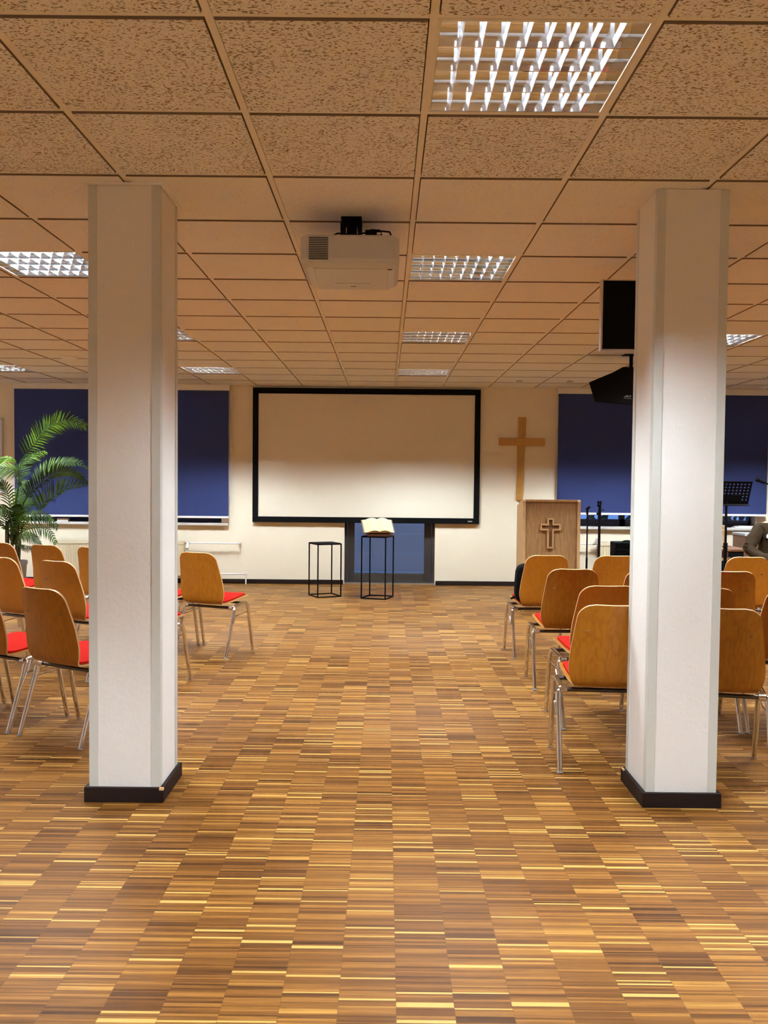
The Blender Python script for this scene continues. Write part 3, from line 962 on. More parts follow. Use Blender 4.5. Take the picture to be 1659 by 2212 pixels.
# ------------------------------------------------------------------ microphone stands, music stand
def round_base(m, r=0.11):
    m.lathe([(r, 0.0), (r, 0.012), (r * 0.9, 0.020), (0.03, 0.028), (0.018, 0.05)], n=24)
m1 = thing('microphone_stand', 'thin black microphone stand close to the right side of the lectern', 'microphone stand', (2.185, 9.30, 0), 0, 'upright microphone stands')
b_ = MB(); round_base(b_); b_.build('base', M['black'], m1, smooth=True)
MB().tube([(0, 0, 0.04), (0, 0, 0.62)], 0.011, 10).build('lower_pole', M['black'], m1, smooth=True)
MB().tube([(0, 0, 0.60), (0, 0, 1.10)], 0.008, 10).build('upper_pole', M['black'], m1, smooth=True)
MB().tube([(0, 0, 0.99), (0, 0, 1.02), (0, 0, 1.06)], [0.017, 0.014, 0.010], 10).build('clutch', M['black'], m1, smooth=True)
MB().tube([(-0.002, 0, 1.09), (-0.002, 0, 1.13), (-0.006, -0.005, 1.150), (0.022, -0.015, 1.176)], [0.013, 0.013, 0.017, 0.013], 12).build('microphone_clip', M['black'], m1, smooth=True)
m2 = thing('microphone_stand', 'thick black microphone stand with clamp in front of the right radiator', 'microphone stand', (2.378, 9.55, 0), 0, 'upright microphone stands')
b_ = MB(); round_base(b_, 0.12); b_.build('base', M['black'], m2, smooth=True)
MB().tube([(0, 0, 0.04), (0, 0, 1.075)], 0.0145, 12).build('pole', M['black'], m2, smooth=True)
MB().tube([(0, 0, 1.03), (0, 0, 1.10), (0.003, 0, 1.19)], [0.021, 0.018, 0.013], 12).build('clutch', M['black'], m2, smooth=True)
ck = MB().box((-0.033, -0.012, 1.075), (0.0, 0.012, 1.10))
ck.box((-0.024, -0.012, 1.165), (0.012, 0.012, 1.19))
ck.box((-0.026, -0.012, 1.165), (-0.012, 0.012, 1.232))
ck.box((0.006, -0.012, 1.185), (0.018, 0.012, 1.232))
ck.box((-0.026, -0.010, 1.20), (0.016, 0.010, 1.222))
ck.build('clamp', M['black'], m2, bevel=0.002)
MB().tube([(0.012, 0, 1.130), (0.036, 0, 1.130), (0.044, 0, 1.130)], [0.004, 0.004, 0.010], 10).build('wing_knob', M['black'], m2, smooth=True)

ms = thing('music_stand', 'black music stand with perforated desk right of the right pillar', 'music stand', (3.366, 8.5, 0), rad(2))
tr_ = MB()
for a in (90, 210, 330):
    ca, sa = math.cos(rad(a)), math.sin(rad(a))
    MB().tube([(0, 0, 0.30), (0.15 * ca, 0.15 * sa, 0.16), (0.30 * ca, 0.30 * sa, 0.012)], 0.009, 8).build('tripod_leg', M['black'], ms, smooth=True)
MB().tube([(0, 0, 0.10), (0, 0, 0.80)], 0.016, 12).build('lower_pole', M['black'], ms, smooth=True)
MB().tube([(0, 0, 0.72), (0, 0, 1.262)], 0.0115, 12).build('upper_pole', M['black'], ms, smooth=True)
MB().tube([(0, 0, 0.765), (0, 0, 0.85)], 0.021, 12).build('collar', M['black'], ms, smooth=True)
MB().tube([(-0.02, 0, 0.81), (-0.045, 0, 0.812), (-0.05, 0, 0.812), (-0.056, 0, 0.812)], [0.006, 0.006, 0.022, 0.020], 12).build('clamp_knob', M['black'], ms, smooth=True)
MB().tube([(0.012, 0, 1.225), (0.04, 0, 1.225)], [0.005, 0.009], 10).build('tilt_knob', M['black'], ms, smooth=True)
# perforated desk: plate with real round-ish holes, seen from behind; leans away from the pole top
dm = MB()
DW, DH = 0.217, 0.240
nxh, nzh = 11, 6
px, pz = 2 * DW / (nxh + 0.6), 0.0325
holes = set()
for i in range(nxh):
    for k in range(nzh):
        if k < 4 or i >= nxh - 2 or i <= 1:
            holes.add((i, k))
lean = Matrix.Translation((0, 0.0, 1.236)) @ Matrix.Rotation(rad(22), 4, 'X')
def desk_pt(x, z, y=0.0):
    return lean @ Vector((x, y, z))
x_edges = -DW + 0.3 * px
def quad(x0, z0, x1, z1):
    if x1 - x0 > 1e-6 and z1 - z0 > 1e-6:
        dm.box((x0, -0.001, z0), (x1, 0.001, z1), 0, lean)
ztop = DH - 0.015
zbot = ztop - nzh * pz
quad(-DW, 0, DW, zbot)
quad(-DW, ztop, DW, DH)
quad(-DW, zbot, x_edges, ztop)
quad(x_edges + nxh * px, zbot, DW, ztop)
for i in range(nxh):
    for k in range(nzh):
        xa, za = x_edges + i * px, ztop - (k + 1) * pz
        if (i, k) not in holes:
            quad(xa, za, xa + px, za + pz)
            continue
        cxh, czh, rr = xa + px / 2, za + pz / 2, 0.0085
        n = 16
        inner = [(cxh + rr * math.cos(2 * PI * q / n), czh + rr * math.sin(2 * PI * q / n)) for q in range(n)]
        outer = []
        for q in range(n):
            cx2, cz2 = math.cos(2 * PI * q / n), math.sin(2 * PI * q / n)
            sc_ = 1 / max(abs(cx2), abs(cz2))
            outer.append((cxh + px / 2 * cx2 * sc_, czh + pz / 2 * cz2 * sc_))
        vs = [desk_pt(x, z) for x, z in inner] + [desk_pt(x, z) for x, z in outer]
        dm.add(vs, [(q, (q + 1) % n, n + (q + 1) % n, n + q) for q in range(n)])
dm.build('desk', M['black'], ms)
MB().box((-DW, -0.045, -0.002), (DW, 0.001, 0.002), 0, lean).build('lip', M['black'], ms)

# boom microphone by the right picture edge
bm_ = thing('boom_microphone', 'black microphone on a boom arm at the right picture edge', 'microphone stand', (4.66, 8.02, 0))
for a in (30, 150, 270):
    ca, sa = math.cos(rad(a)), math.sin(rad(a))
    MB().tube([(0, 0, 0.12), (0.28 * ca, 0.28 * sa, 0.012)], 0.009, 8).build('tripod_leg', M['black'], bm_, smooth=True)
MB().tube([(0, 0, 0.05), (0, 0, 1.0)], 0.010, 10).build('pole', M['black'], bm_, smooth=True)
MB().tube([(0.20, -0.05, 0.90), (0, 0, 0.985), (-1.02, 0.27, 1.452)], 0.0075, 10).build('boom_arm', M['black'], bm_, smooth=True)
MB().tube([(-1.01, 0.268, 1.447), (-1.065, 0.280, 1.470)], [0.013, 0.016], 12).build('microphone', M['black'], bm_, smooth=True)
MB().lathe([(0.010, -0.022), (0.020, -0.014), (0.0235, 0.0), (0.020, 0.014), (0.010, 0.022)], n=16, xf=Matrix.Translation((-1.077, 0.280, 1.476))).build('grille', M['black'], bm_, smooth=True)

# black amplifier box before the right radiator
am = thing('amplifier', 'black box amplifier standing before the right radiator beside the pillar', 'amplifier', (2.97, 10.55, 0))
MB().box((-0.175, -0.13, 0.02), (0.175, 0.13, 0.71)).build('cabinet', M['black_cloth'], am, bevel=0.012)
MB().box((-0.15, -0.134, 0.06), (0.15, -0.128, 0.62)).build('grille', M['black'], am)
MB().tube(arc((-0.07, 0, 0.705), (0, 0, 0.745), (0.07, 0, 0.705), 8), 0.008, 8).build('handle', M['black'], am, smooth=True)
for sx_ in (-1, 1):
    for sy in (-1, 1):
        MB().box((sx_ * 0.14 - 0.02, sy * 0.1 - 0.02, 0), (sx_ * 0.14 + 0.02, sy * 0.1 + 0.02, 0.022)).build('foot', M['black'], am)

# wooden frame stand partly behind the right pillar
ws = thing('wooden_stand', 'light wooden frame with two top rails beside the music stand pole', 'wooden stand', (3.47, 9.2, 0))
for s in (-1, 1):
    x = 0.155 * s
    MB().box((x - 0.011, -0.012, 0.66), (x + 0.011, 0.012, 0.985)).build('upright', M['oak_edge'], ws, bevel=0.002)
    for y in (-0.14, 0.14):
        MB().box((x - 0.016, y - 0.016, 0.0), (x + 0.016, y + 0.016, 0.66)).build('leg', M['oak'], ws, bevel=0.002)
for za, zb in ((0.965, 0.992), (0.920, 0.945)):
    MB().box((-0.166, -0.015, za), (0.166, 0.010, zb)).build('top_rail', M['oak_edge'], ws, bevel=0.002)
MB().prism([(-0.20, 0.735), (-0.20, 0.755), (0.16, 0.785), (0.16, 0.765)], -0.155, 0.145, 0, yz).build('sloped_tray', M['oak'], ws)
MB().box((-0.145, -0.152, 0.655), (0.145, -0.14, 0.735)).build('apron', M['dark_recess'], ws)
MB().box((-0.145, -0.156, 0.625), (0.145, -0.13, 0.652)).build('lower_rail', M['oak_edge'], ws)

# low black cabinet
pc = thing('cabinet', 'low black cabinet with thin brown wooden top left of the person', 'cabinet', (3.86, 9.95, 0))
MB().box((-0.17, -0.30, 0.0), (0.17, 0.30, 0.672)).build('body', M['black'], pc, bevel=0.004)
MB().box((-0.19, -0.32, 0.682), (0.24, 0.32, 0.70)).build('top_board', M['brown_box'], pc)
MB().box((-0.17, -0.31, 0.672), (0.17, 0.30, 0.682)).build('edge_strip', M['oak_edge'], pc)
MB().box((-0.15, -0.304, 0.06), (0.15, -0.298, 0.60)).build('door', M['black'], pc)

# brown box under the right sill
bb = thing('storage_box', 'brown box with pale grey lid under the right window sill', 'box', (4.86, 11.40, 0))
MB().box((-0.17, -0.20, 0.0), (0.17, 0.20, 0.755)).build('body', M['brown_box'], bb, bevel=0.004)
MB().box((-0.178, -0.208, 0.755), (0.178, 0.208, 0.785)).build('lid', M['grey_lid'], bb, bevel=0.003)

# things on the sills
sb = MB().box((-0.075, -0.035, 0.0), (0.075, 0.035, 0.042)).build('small_box', M['white'], loc=(-4.42, WALL_Y + 0.0, 0.8305), bevel=0.003)
tag(sb, 'small white box on the left window sill behind the palm', 'box')
for k, (dx, dy, dz, rz) in enumerate(((0, 0, 0, 0), (0.04, 0.015, 0.0135, 0.12))):
    o = MB().box((-0.115, -0.07, 0), (0.115, 0.07, 0.013)).build('booklet', M['white'], loc=(4.90 + dx, WALL_Y + 0.03 + dy, 0.8305 + dz))
    o.rotation_euler = (0, 0, rz)
    tag(o, ('lower' if k == 0 else 'upper') + ' white booklet of the pair lying on the right window sill', 'booklet', 'booklets on the right sill')

# board at the far left of the back wall
wbd = thing('pin_board', 'pale blue board in a thin grey frame at the left picture edge', 'board', (-5.85, WALL_Y, 0))
MB().box((-0.60, -0.018, 1.22), (0.60, -0.002, 2.22)).build('board_face', M['red_patch'], wbd)
fb_ = MB()
for lo, hi in (((-0.61, -0.024, 1.205), (0.61, -0.001, 1.22)), ((-0.61, -0.024, 2.22), (0.61, -0.001, 2.235)), ((-0.61, -0.024, 1.22), (-0.595, -0.001, 2.22)), ((0.595, -0.024, 1.22), (0.61, -0.001, 2.22))):
    fb_.box(lo, hi)
fb_.build('frame', M['grey_lid'], wbd)

# ------------------------------------------------------------------ projector
pj = thing('projector', 'white projector hanging from the ceiling over the aisle', 'projector', (-0.178, 4.05, 2.435))
poly = [(-0.205, 0.0), (0.205, 0.0), (0.232, 0.03), (0.232, 0.45), (0.20, 0.52), (-0.20, 0.52), (-0.232, 0.45), (-0.232, 0.03)]
m = MB()
n = len(poly)
ring = lambda s_, z, dy=0.0: [Vector((x * s_, 0.26 + (y - 0.26) * s_ + dy, z)) for x, y in poly]
vs = ring(0.90, 0.0, 0.012) + ring(0.97, 0.012, 0.004) + ring(1.0, 0.034) + ring(1.0, 0.135) + ring(0.95, 0.146)
fs = [tuple(range(n - 1, -1, -1)), tuple(4 * n + i for i in range(n))]
for j in range(4):
    fs += [(j * n + i, j * n + (i + 1) % n, (j + 1) * n + (i + 1) % n, (j + 1) * n + i) for i in range(n)]
m.add(vs, fs).build('body', M['proj'], pj, bevel=0.004)
vg = MB()
for k in range(13):
    z = 0.028 + k * 0.0082
    vg.box((-0.190, -0.0012, z), (-0.100, 0.002, z + 0.0042))
vg.build('vent_grille', M['slot'], pj)
MB().box((0.115, 0.06, -0.0022), (0.20, 0.072, 0.002)).build('release_slot', M['slot'], pj)
lidm = MB().box((-0.175, 0.055, -0.0025), (0.178, 0.475, 0.0005))
lidm.build('service_lid', M['proj'], pj, bevel=0.002)
MB().box((-0.085, 0.345, -0.005), (0.09, 0.356, -0.0022)).build('grip_ridge', M['proj'], pj, bevel=0.002)
MB().box((-0.012, 0.415, -0.0035), (0.018, 0.421, -0.0022)).build('latch', M['slot'], pj)
MB().box((-0.145, 0.395, -0.003), (-0.118, 0.403, -0.0022)).build('type_mark', M['guard'], pj)
sv = MB()
for k in range(9):
    sv.box((-0.2335, 0.06 + 0.04 * k, 0.04), (-0.231, 0.085 + 0.04 * k, 0.085))
sv.build('side_vent', M['silver'], pj)
MB().tube([(-0.10, 0.515, 0.07), (-0.10, 0.555, 0.07)], [0.05, 0.045], 20).build('lens', M['gloss_black'], pj, smooth=True)
mt = MB()
mt.box((-0.05, 0.16, 0.262), (0.05, 0.30, 0.276))
mt.box((-0.055, 0.20, 0.20), (-0.030, 0.26, 0.264))
mt.box((0.028, 0.20, 0.215), (0.05, 0.26, 0.264))
mt.tube([(0.0, 0.23, 0.27), (0.0, 0.23, 0.15)], 0.026, 14)
mt.box((-0.07, 0.14, 0.146), (0.05, 0.34, 0.158))
for a in (35, 145, 215, 325):
    mt.box((-0.012, 0.0, 0.146), (0.012, 0.17, 0.152), 0, Matrix.Translation((0, 0.24, 0)) @ Matrix.Rotation(rad(a), 4, 'Z'))
mt.build('ceiling_mount', M['black'], pj, bevel=0.002)
MB().tube([(-0.085, 0.04, 0.146), (-0.060, 0.05, 0.162), (-0.02, 0.08, 0.168), (0.02, 0.07, 0.158), (0.07, 0.05, 0.166), (0.10, 0.05, 0.180), (0.14, 0.05, 0.178), (0.15, 0.06, 0.160), (0.12, 0.07, 0.158), (0.10, 0.06, 0.172), (0.15, 0.05, 0.174), (0.185, 0.04, 0.168), (0.192, 0.03, 0.150)], 0.0042, 8).build('cable', M['black'], pj, smooth=True)
MB().box((0.07, 0.035, 0.142), (0.125, 0.075, 0.178)).build('plug', M['black'], pj, bevel=0.006)

# ------------------------------------------------------------------ television and loudspeaker under the ceiling
tv = thing('television', 'black flat screen hanging from the ceiling behind the right pillar', 'television', (1.585, 5.0, 2.198))
MB().box((-0.345, 0.004, 0.002), (0.345, 0.05, 0.405)).build('casing', M['black'], tv, bevel=0.004)
MB().box((-0.335, 0.0, 0.010), (0.335, 0.0045, 0.400)).build('display', M['gloss_black'], tv)
f_ = MB()
f_.box((-0.352, -0.002, 0.0), (-0.343, 0.045, 0.405))
f_.box((0.343, -0.002, 0.0), (0.352, 0.045, 0.405))
f_.box((-0.343, -0.002, 0.0), (0.10, 0.045, 0.008))
f_.box((-0.343, 0.0, 0.400), (0.343, 0.045, 0.406))
f_.build('edge_trim', M['silver'], tv)
k_ = MB().tube([(0.05, 0.06, 0.515), (0.05, 0.06, 0.25)], 0.02, 12)
k_.box((-0.03, 0.048, 0.15), (0.13, 0.06, 0.28))
k_.box((-0.03, 0.0, 0.505), (0.13, 0.12, 0.518))
k_.build('ceiling_bracket', M['black'], tv)

ls = thing('loudspeaker', 'black wedge loudspeaker hanging by the ceiling above the right blind', 'loudspeaker', (2.34, 8.5, 2.199))
# cabinet silhouette across x-z, tapering to the back
front = [(-0.290, 0.028), (0.30, -0.018), (0.36, 0.19), (0.36, 0.372), (-0.02, 0.372), (-0.125, 0.315), (-0.353, 0.218)]
back = [(x * 0.8 + 0.01, 0.17 + (z - 0.17) * 0.8 + 0.02) for x, z in front]
m = MB()
n = len(front)
vs = [Vector((x, 0.0, z)) for x, z in front] + [Vector((x, 0.30, z)) for x, z in back]
m.add(vs, [tuple(range(n - 1, -1, -1)), tuple(range(n, 2 * n))] + [(i, (i + 1) % n, n + (i + 1) % n, n + i) for i in range(n)])
m.build('cabinet', M['black_cloth'], ls)
g_ = MB()
inner = [(x * 0.93 + 0.002, 0.178 + (z - 0.178) * 0.92) for x, z in front]
g_.prism(inner, -0.006, 0.001, 0, xz)
g_.build('grille', M['black_cloth'], ls)
lg_ = MB()
lg_.prism([(-0.006, 0.076), (0.012, 0.092), (0.022, 0.092), (0.006, 0.076)], -0.008, -0.0055, 0, xz)
lg_.prism([(0.018, 0.076), (0.024, 0.094), (0.031, 0.094), (0.037, 0.076), (0.032, 0.076), (0.0275, 0.088), (0.023, 0.076)], -0.008, -0.0055, 0, xz)
lg_.prism([(0.042, 0.094), (0.047, 0.094), (0.053, 0.080), (0.059, 0.094), (0.064, 0.094), (0.056, 0.076), (0.050, 0.076)], -0.008, -0.0055, 0, xz)
lg_.prism([(-0.010, 0.066), (-0.010, 0.0685), (0.07, 0.0625), (0.07, 0.060)], -0.008, -0.0055, 0, xz)
lg_.build('logo', M['grey_letter'], ls)
br_ = MB()
br_.tube([(0.10, 0.15, 0.33), (0.10, 0.15, 0.516)], 0.018, 12)
br_.box((0.02, 0.08, 0.508), (0.18, 0.22, 0.517))
br_.build('ceiling_bracket', M['black'], ls)

# ------------------------------------------------------------------ palm
pm = thing('potted_palm', 'tall green palm in a pot before the left blind', 'plant', (-4.60, 10.62, 0))
MB().lathe([(0.12, 0.0), (0.13, 0.02), (0.155, 0.34), (0.165, 0.36), (0.165, 0.40), (0.15, 0.40), (0.145, 0.36)], n=28).build('pot', M['pot'], pm, smooth=True)
MB().lathe([(0.0, 0.35), (0.143, 0.35), (0.143, 0.362), (0.0, 0.37)], n=20).build('soil', M['soil'], pm)
stm = MB()
for i in range(9):
    a = i * 0.7
    stm.tube([(0.06 * math.cos(a), 0.06 * math.sin(a), 0.35), (0.08 * math.cos(a), 0.08 * math.sin(a), 0.62), (0.10 * math.cos(a) + 0.02, 0.10 * math.sin(a), 0.88)], [0.020, 0.015, 0.009], 7)
stm.build('stems', M['stem'], pm, smooth=True)
def bez(P, n):
    out = []
    P = [Vector(p) for p in P]
    Q = [tuple(p) for p in P]
    C = catmull(Q, max(2, n // (len(P) - 1)))
    return [Vector(p) for p in C]
def frond(pts, bare, L, side, droop, seed, w=0.0135, up=1.0, dn=1.0):
    """pts: rachis in palm coordinates; leaflets start after the bare fraction"""
    rnd = random.Random(seed)
    R0 = bez(pts, 60)
    R, acc, nxt = [], 0.0, 0.0
    for i_, p_ in enumerate(R0):                            # even spacing along the rachis
        if i_:
            acc += (p_ - R0[i_ - 1]).length
        if acc >= nxt:
            R.append(p_)
            nxt = acc + 0.021
    m = MB()
    n = len(R)
    m.tube(R, [0.0075 * (1 - 0.8 * i / n) + 0.001 for i in range(n)], 5)
    S = Vector(side).normalized()
    for i in range(n):
        q = i / (n - 1)
        if q < bare:
            continue
        p = R[i]
        tg = (R[min(i + 1, n - 1)] - R[max(i - 1, 0)]).normalized()
        qq = (q - bare) / (1 - bare)
        ln = L * (0.55 + 0.9 * math.sin(PI * min(1, 0.12 + 0.86 * qq)) ** 0.8 * 0.5) * (1 - 0.45 * qq ** 3)
        s = (S - tg * S.dot(tg)).normalized()
        for sg, k in ((1, up), (-1, dn)):
            if k <= 0.01:
                continue
            l2 = ln * k * rnd.uniform(0.85, 1.1)
            d = (tg * (0.55 + 0.35 * qq) + s * sg * 0.85 + Vector((rnd.uniform(-.08, .08), rnd.uniform(-.15, .15), rnd.uniform(-.05, .05)))).normalized()
            nrm = d.cross(tg).normalized()
            wv = nrm.cross(d).normalized()
            rows = []
            ns = 6
            for j in range(ns + 1):
                u_ = j / ns
                c_ = p + d * l2 * u_ + Vector((0, 0, -droop * l2 * u_ ** 2.2))
                ww = w * (0.45 + 0.9 * math.sin(PI * (0.15 + 0.80 * u_))) * (1 - u_ ** 4) * 0.5 + 0.0004
                rows += [c_ - wv * ww, c_ + nrm * ww * 0.35, c_ + wv * ww]
            m.add(rows, [(3 * j + a, 3 * j + a + 1, 3 * j + a + 4, 3 * j + a + 3) for j in range(ns) for a in (0, 1)])
    return m.build('frond', M['leaf'], pm, smooth=True)
def pk(px, py, Y=10.62):
    """photo pixel to palm coordinates at distance Y (used only to type the frond curves in a compact way)"""
    d = _f + _r2 * ((px - 829.5) / FPX) - _u2 * ((py - 1106) / FPX)
    p = d * (Y / d.y) + Vector((0, 0, EYE))
    return p - Vector((-4.60, 10.62, 0))
B0 = (0.02, 0, 0.60)
FR = [
    # rachis pixels, bare, leaflet length, side vector, droop, up scale, down scale, depth at tip
    ([(30, 1120), (40, 1050), (47, 995), (74, 957), (98, 929), (123, 914), (146, 908), (183, 920)], 0.42, 0.24, (-0.55, -0.1, 0.8), 0.18, 1.0, 0.75, 10.5),
    ([(34, 1140), (52, 1085), (74, 1055), (107, 1029), (138, 1020), (169, 1030), (189, 1043)], 0.33, 0.20, (-0.5, -0.2, 0.8), 0.12, 1.0, 0.45, 10.4),
    ([(36, 1150), (58, 1128), (80, 1106), (101, 1080), (131, 1060), (154, 1051), (189, 1047)], 0.45, 0.24, (-0.45, -0.1, 0.85), 0.08, 1.0, 0.30, 10.5),
    ([(34, 1130), (58, 1065), (80, 1033), (104, 1012), (138, 1001), (169, 1001), (189, 1013)], 0.42, 0.19, (-0.5, 0.2, 0.8), 0.15, 0.9, 0.5, 11.0),
    ([(28, 1120), (38, 1060), (42, 1030), (36, 1018), (16, 1010), (-6, 1014), (-30, 1030)], 0.45, 0.26, (0.25, -0.4, -0.85), 0.35, 1.0, 0.6, 10.2),
    ([(30, 1120), (40, 1050), (36, 1005), (20, 990), (-2, 993), (-25, 1006)], 0.45, 0.22, (0.3, -0.3, -0.8), 0.3, 1.0, 0.3, 10.4),
    ([(30, 1150), (38, 1125), (60, 1112), (92, 1110), (108, 1120), (124, 1136)], 0.2, 0.21, (0.1, -0.35, -0.9), 0.2, 0.9, 0.4, 10.2),
    ([(32, 1168), (45, 1152), (61, 1143), (86, 1139), (108, 1150), (121, 1172)], 0.25, 0.19, (0.1, -0.5, -0.8), 0.25, 0.8, 0.45, 10.1),
    ([(32, 1172), (46, 1160), (62, 1156), (76, 1162), (88, 1178)], 0.25, 0.15, (0.2, -0.5, -0.7), 0.25, 0.8, 0.6, 10.2),
    ([(34, 1140), (40, 1110), (55, 1094), (70, 1083), (90, 1077)], 0.3, 0.20, (-0.5, 0.1, 0.8), 0.1, 0.9, 0.6, 10.7),
    ([(32, 1110), (42, 1030), (50, 1000), (70, 984), (98, 974)], 0.5, 0.17, (-0.2, 0.1, 0.9), 0.1, 0.4, 1.0, 10.9),
    ([(24, 1160), (22, 1110), (18, 1070), (6, 1045), (-14, 1035)], 0.3, 0.22, (0.8, -0.3, 0.3), 0.35, 1.0, 0.9, 10.4),
    ([(22, 1165), (12, 1120), (-2, 1090), (-22, 1078)], 0.3, 0.22, (0.7, -0.2, -0.6), 0.3, 1.0, 0.9, 10.3),
    ([(30, 1165), (34, 1110), (42, 1070), (56, 1040)], 0.35, 0.20, (0.9, 0.2, 0.2), 0.3, 0.9, 0.9, 10.9),
    ([(28, 1165), (24, 1125), (14, 1100), (2, 1098), (-12, 1110)], 0.25, 0.22, (0.6, -0.5, -0.6), 0.3, 1.0, 0.8, 10.2),
    ([(26, 1168), (38, 1140), (44, 1112), (40, 1090)], 0.3, 0.20, (0.9, -0.2, 0.1), 0.3, 0.9, 0.9, 10.5),
    ([(36, 1176), (50, 1183), (62, 1186), (76, 1182)], 0.3, 0.12, (0.2, -0.4, 0.8), 0.2, 0.8, 0.5, 10.2),
    ([(26, 1165), (8, 1135), (-10, 1125), (-30, 1132)], 0.2, 0.20, (0.5, -0.4, -0.7), 0.3, 0.9, 0.8, 10.4)]
for k, (px_, bare, L, side, droop, upk, dnk, yt) in enumerate(FR):
    n = len(px_)
    pts = [B0] + [pk(a, b, 10.62 + (yt - 10.62) * (i + 1) / n) for i, (a, b) in enumerate(px_)]
    frond(pts, bare, L, side, droop, 40 + k, up=upk, dn=dnk)

# ------------------------------------------------------------------ seated person at the right picture edge
PX, PY = 4.02, 8.86
pe = thing('person', 'seated person in an olive brown jacket and pale trousers at the right picture edge', 'person', (PX, PY, 0))
def skin(name, verts, edges, radii, m, parent, root=0, sub=2):
    me = bpy.data.meshes.new(name)
    me.from_pydata(verts, edges, [])
    me.materials.append(m)
    o = bpy.data.objects.new(name, me)
    COL.objects.link(o)
    o.parent = parent
    sk = o.modifiers.new('skin', 'SKIN')
    sk.use_smooth_shade = True
    if not me.skin_vertices:
        bm = bmesh.new()
        bm.from_mesh(me)
        bm.verts.layers.skin.verify()
        bm.to_mesh(me)
        bm.free()
    for i, v in enumerate(me.skin_vertices[0].data):
        rr = radii[i]
        v.radius = rr if isinstance(rr, tuple) else (rr, rr)
        v.use_root = (i == root)
    sd = o.modifiers.new('subsurf', 'SUBSURF')
    sd.levels = sub
    sd.render_levels = sub
    return o
# hands and head belong to one body: pelvis, spine, neck, head, arms, legs
def hand(V, E, Rr, wrist, direction, side, curl):
    """palm and five separate fingers grown from vertex index wrist"""
    d = Vector(direction).normalized()
    s = Vector(side).normalized()
    dn = d.cross(s).normalized()
    if dn.z > 0:
        dn = -dn
    w0 = Vector(V[wrist])
    V.append(tuple(w0 + d * 0.05)); E.append((wrist, len(V) - 1)); Rr.append((0.030, 0.015))
    palm = len(V) - 1
    for q, (off, ln) in enumerate(((-0.027, 0.062), (-0.009, 0.074), (0.009, 0.070), (0.026, 0.055))):
        base = w0 + d * 0.088 + s * off
        V.append(tuple(base)); E.append((palm, len(V) - 1)); Rr.append((0.0095, 0.0095))
        prev = len(V) - 1
        p = base
        dd = d.copy()
        for seg in range(3):
            dd = (dd + dn * curl * (0.5 + 0.3 * seg)).normalized()
            p = p + dd * ln * (0.42, 0.33, 0.25)[seg]
            V.append(tuple(p)); E.append((prev, len(V) - 1)); Rr.append((0.0085 - 0.001 * seg,) * 2)
            prev = len(V) - 1
    p = w0 + d * 0.035 + s * -0.030
    V.append(tuple(p)); E.append((palm, len(V) - 1)); Rr.append((0.011, 0.011))
    prev = len(V) - 1
    for seg in range(2):
        p = p + (d * 0.75 - s * 0.55 + dn * 0.25).normalized() * 0.032
        V.append(tuple(p)); E.append((prev, len(V) - 1)); Rr.append((0.0095 - 0.001 * seg,) * 2)
        prev = len(V) - 1
V = [(0, 0.02, 0.56), (0, 0.01, 0.72), (0, -0.01, 0.88), (0, -0.01, 1.00), (-0.004, -0.02, 1.070), (0.020, -0.035, 1.14), (0.040, -0.045, 1.205), (0.046, -0.035, 1.265)]
E = [(0, 1), (1, 2), (2, 3), (3, 4), (4, 5), (5, 6), (6, 7)]
Rr = [(0.15, 0.105), (0.13, 0.095), (0.14, 0.10), (0.12, 0.08), (0.052, 0.055), (0.062, 0.075), (0.076, 0.092), (0.058, 0.072)]
def limb(start, pts, rads):
    k = start
    for p, r_ in zip(pts, rads):
        V.append(p); Rr.append((r_, r_)); E.append((k, len(V) - 1)); k = len(V) - 1
    return k
wl = limb(3, [(-0.165, 0.0, 0.985), (-0.245, -0.05, 0.88), (-0.315, -0.09, 0.775), (-0.245, -0.26, 0.700), (-0.185, -0.39, 0.662)], [0.052, 0.044, 0.038, 0.034, 0.026])
hand(V, E, Rr, wl, (0.35, -0.9, -0.16), (1, 0.38, 0), 0.30)
wr = limb(3, [(0.165, 0.0, 0.985), (0.235, -0.04, 0.88), (0.285, -0.06, 0.76), (0.235, -0.24, 0.700), (0.185, -0.38, 0.664)], [0.052, 0.044, 0.038, 0.034, 0.026])
hand(V, E, Rr, wr, (-0.3, -0.92, -0.16), (-1, 0.32, 0), 0.30)
for s in (-1, 1):
    limb(0, [(0.09 * s, -0.06, 0.545), (0.13 * s, -0.30, 0.55), (0.15 * s, -0.47, 0.53), (0.15 * s, -0.46, 0.30), (0.15 * s, -0.44, 0.10), (0.155 * s, -0.56, 0.045)], [0.080, 0.068, 0.055, 0.050, 0.036, 0.034])
body = skin('body', V, E, Rr, M['skin'], pe)
hr = pillow_bm(0.046, 0.010, 1.272, 0.088, 0.100, 0.080, 0.9).build('hair', M['hair'], pe, smooth=True)
fc = MB()
fc.add([(0.040, -0.128, 1.20), (0.027, -0.122, 1.185), (0.053, -0.122, 1.185), (0.040, -0.150, 1.183), (0.042, -0.122, 1.236)], [(0, 1, 3), (0, 3, 2), (1, 2, 3), (4, 1, 3), (4, 3, 2)])
fc.build('nose', M['skin'], pe, smooth=True)
for s in (-1, 1):
    ey = pillow_bm(0.041 + 0.033 * s, -0.121, 1.220, 0.012, 0.008, 0.006, 0.9).build('eye', M['white'], pe, smooth=True)
    pillow_bm(0.041 + 0.033 * s, -0.127, 1.220, 0.0055, 0.003, 0.0055, 0.9).build('pupil', M['hair'], ey, smooth=True)
    pillow_bm(0.040 + 0.084 * s, -0.035, 1.205, 0.010, 0.020, 0.032, 0.9).build('ear', M['skin'], pe, smooth=True)
pillow_bm(0.030, -0.122, 1.155, 0.026, 0.009, 0.008, 0.9).build('mouth', M['leather'], pe, smooth=True)
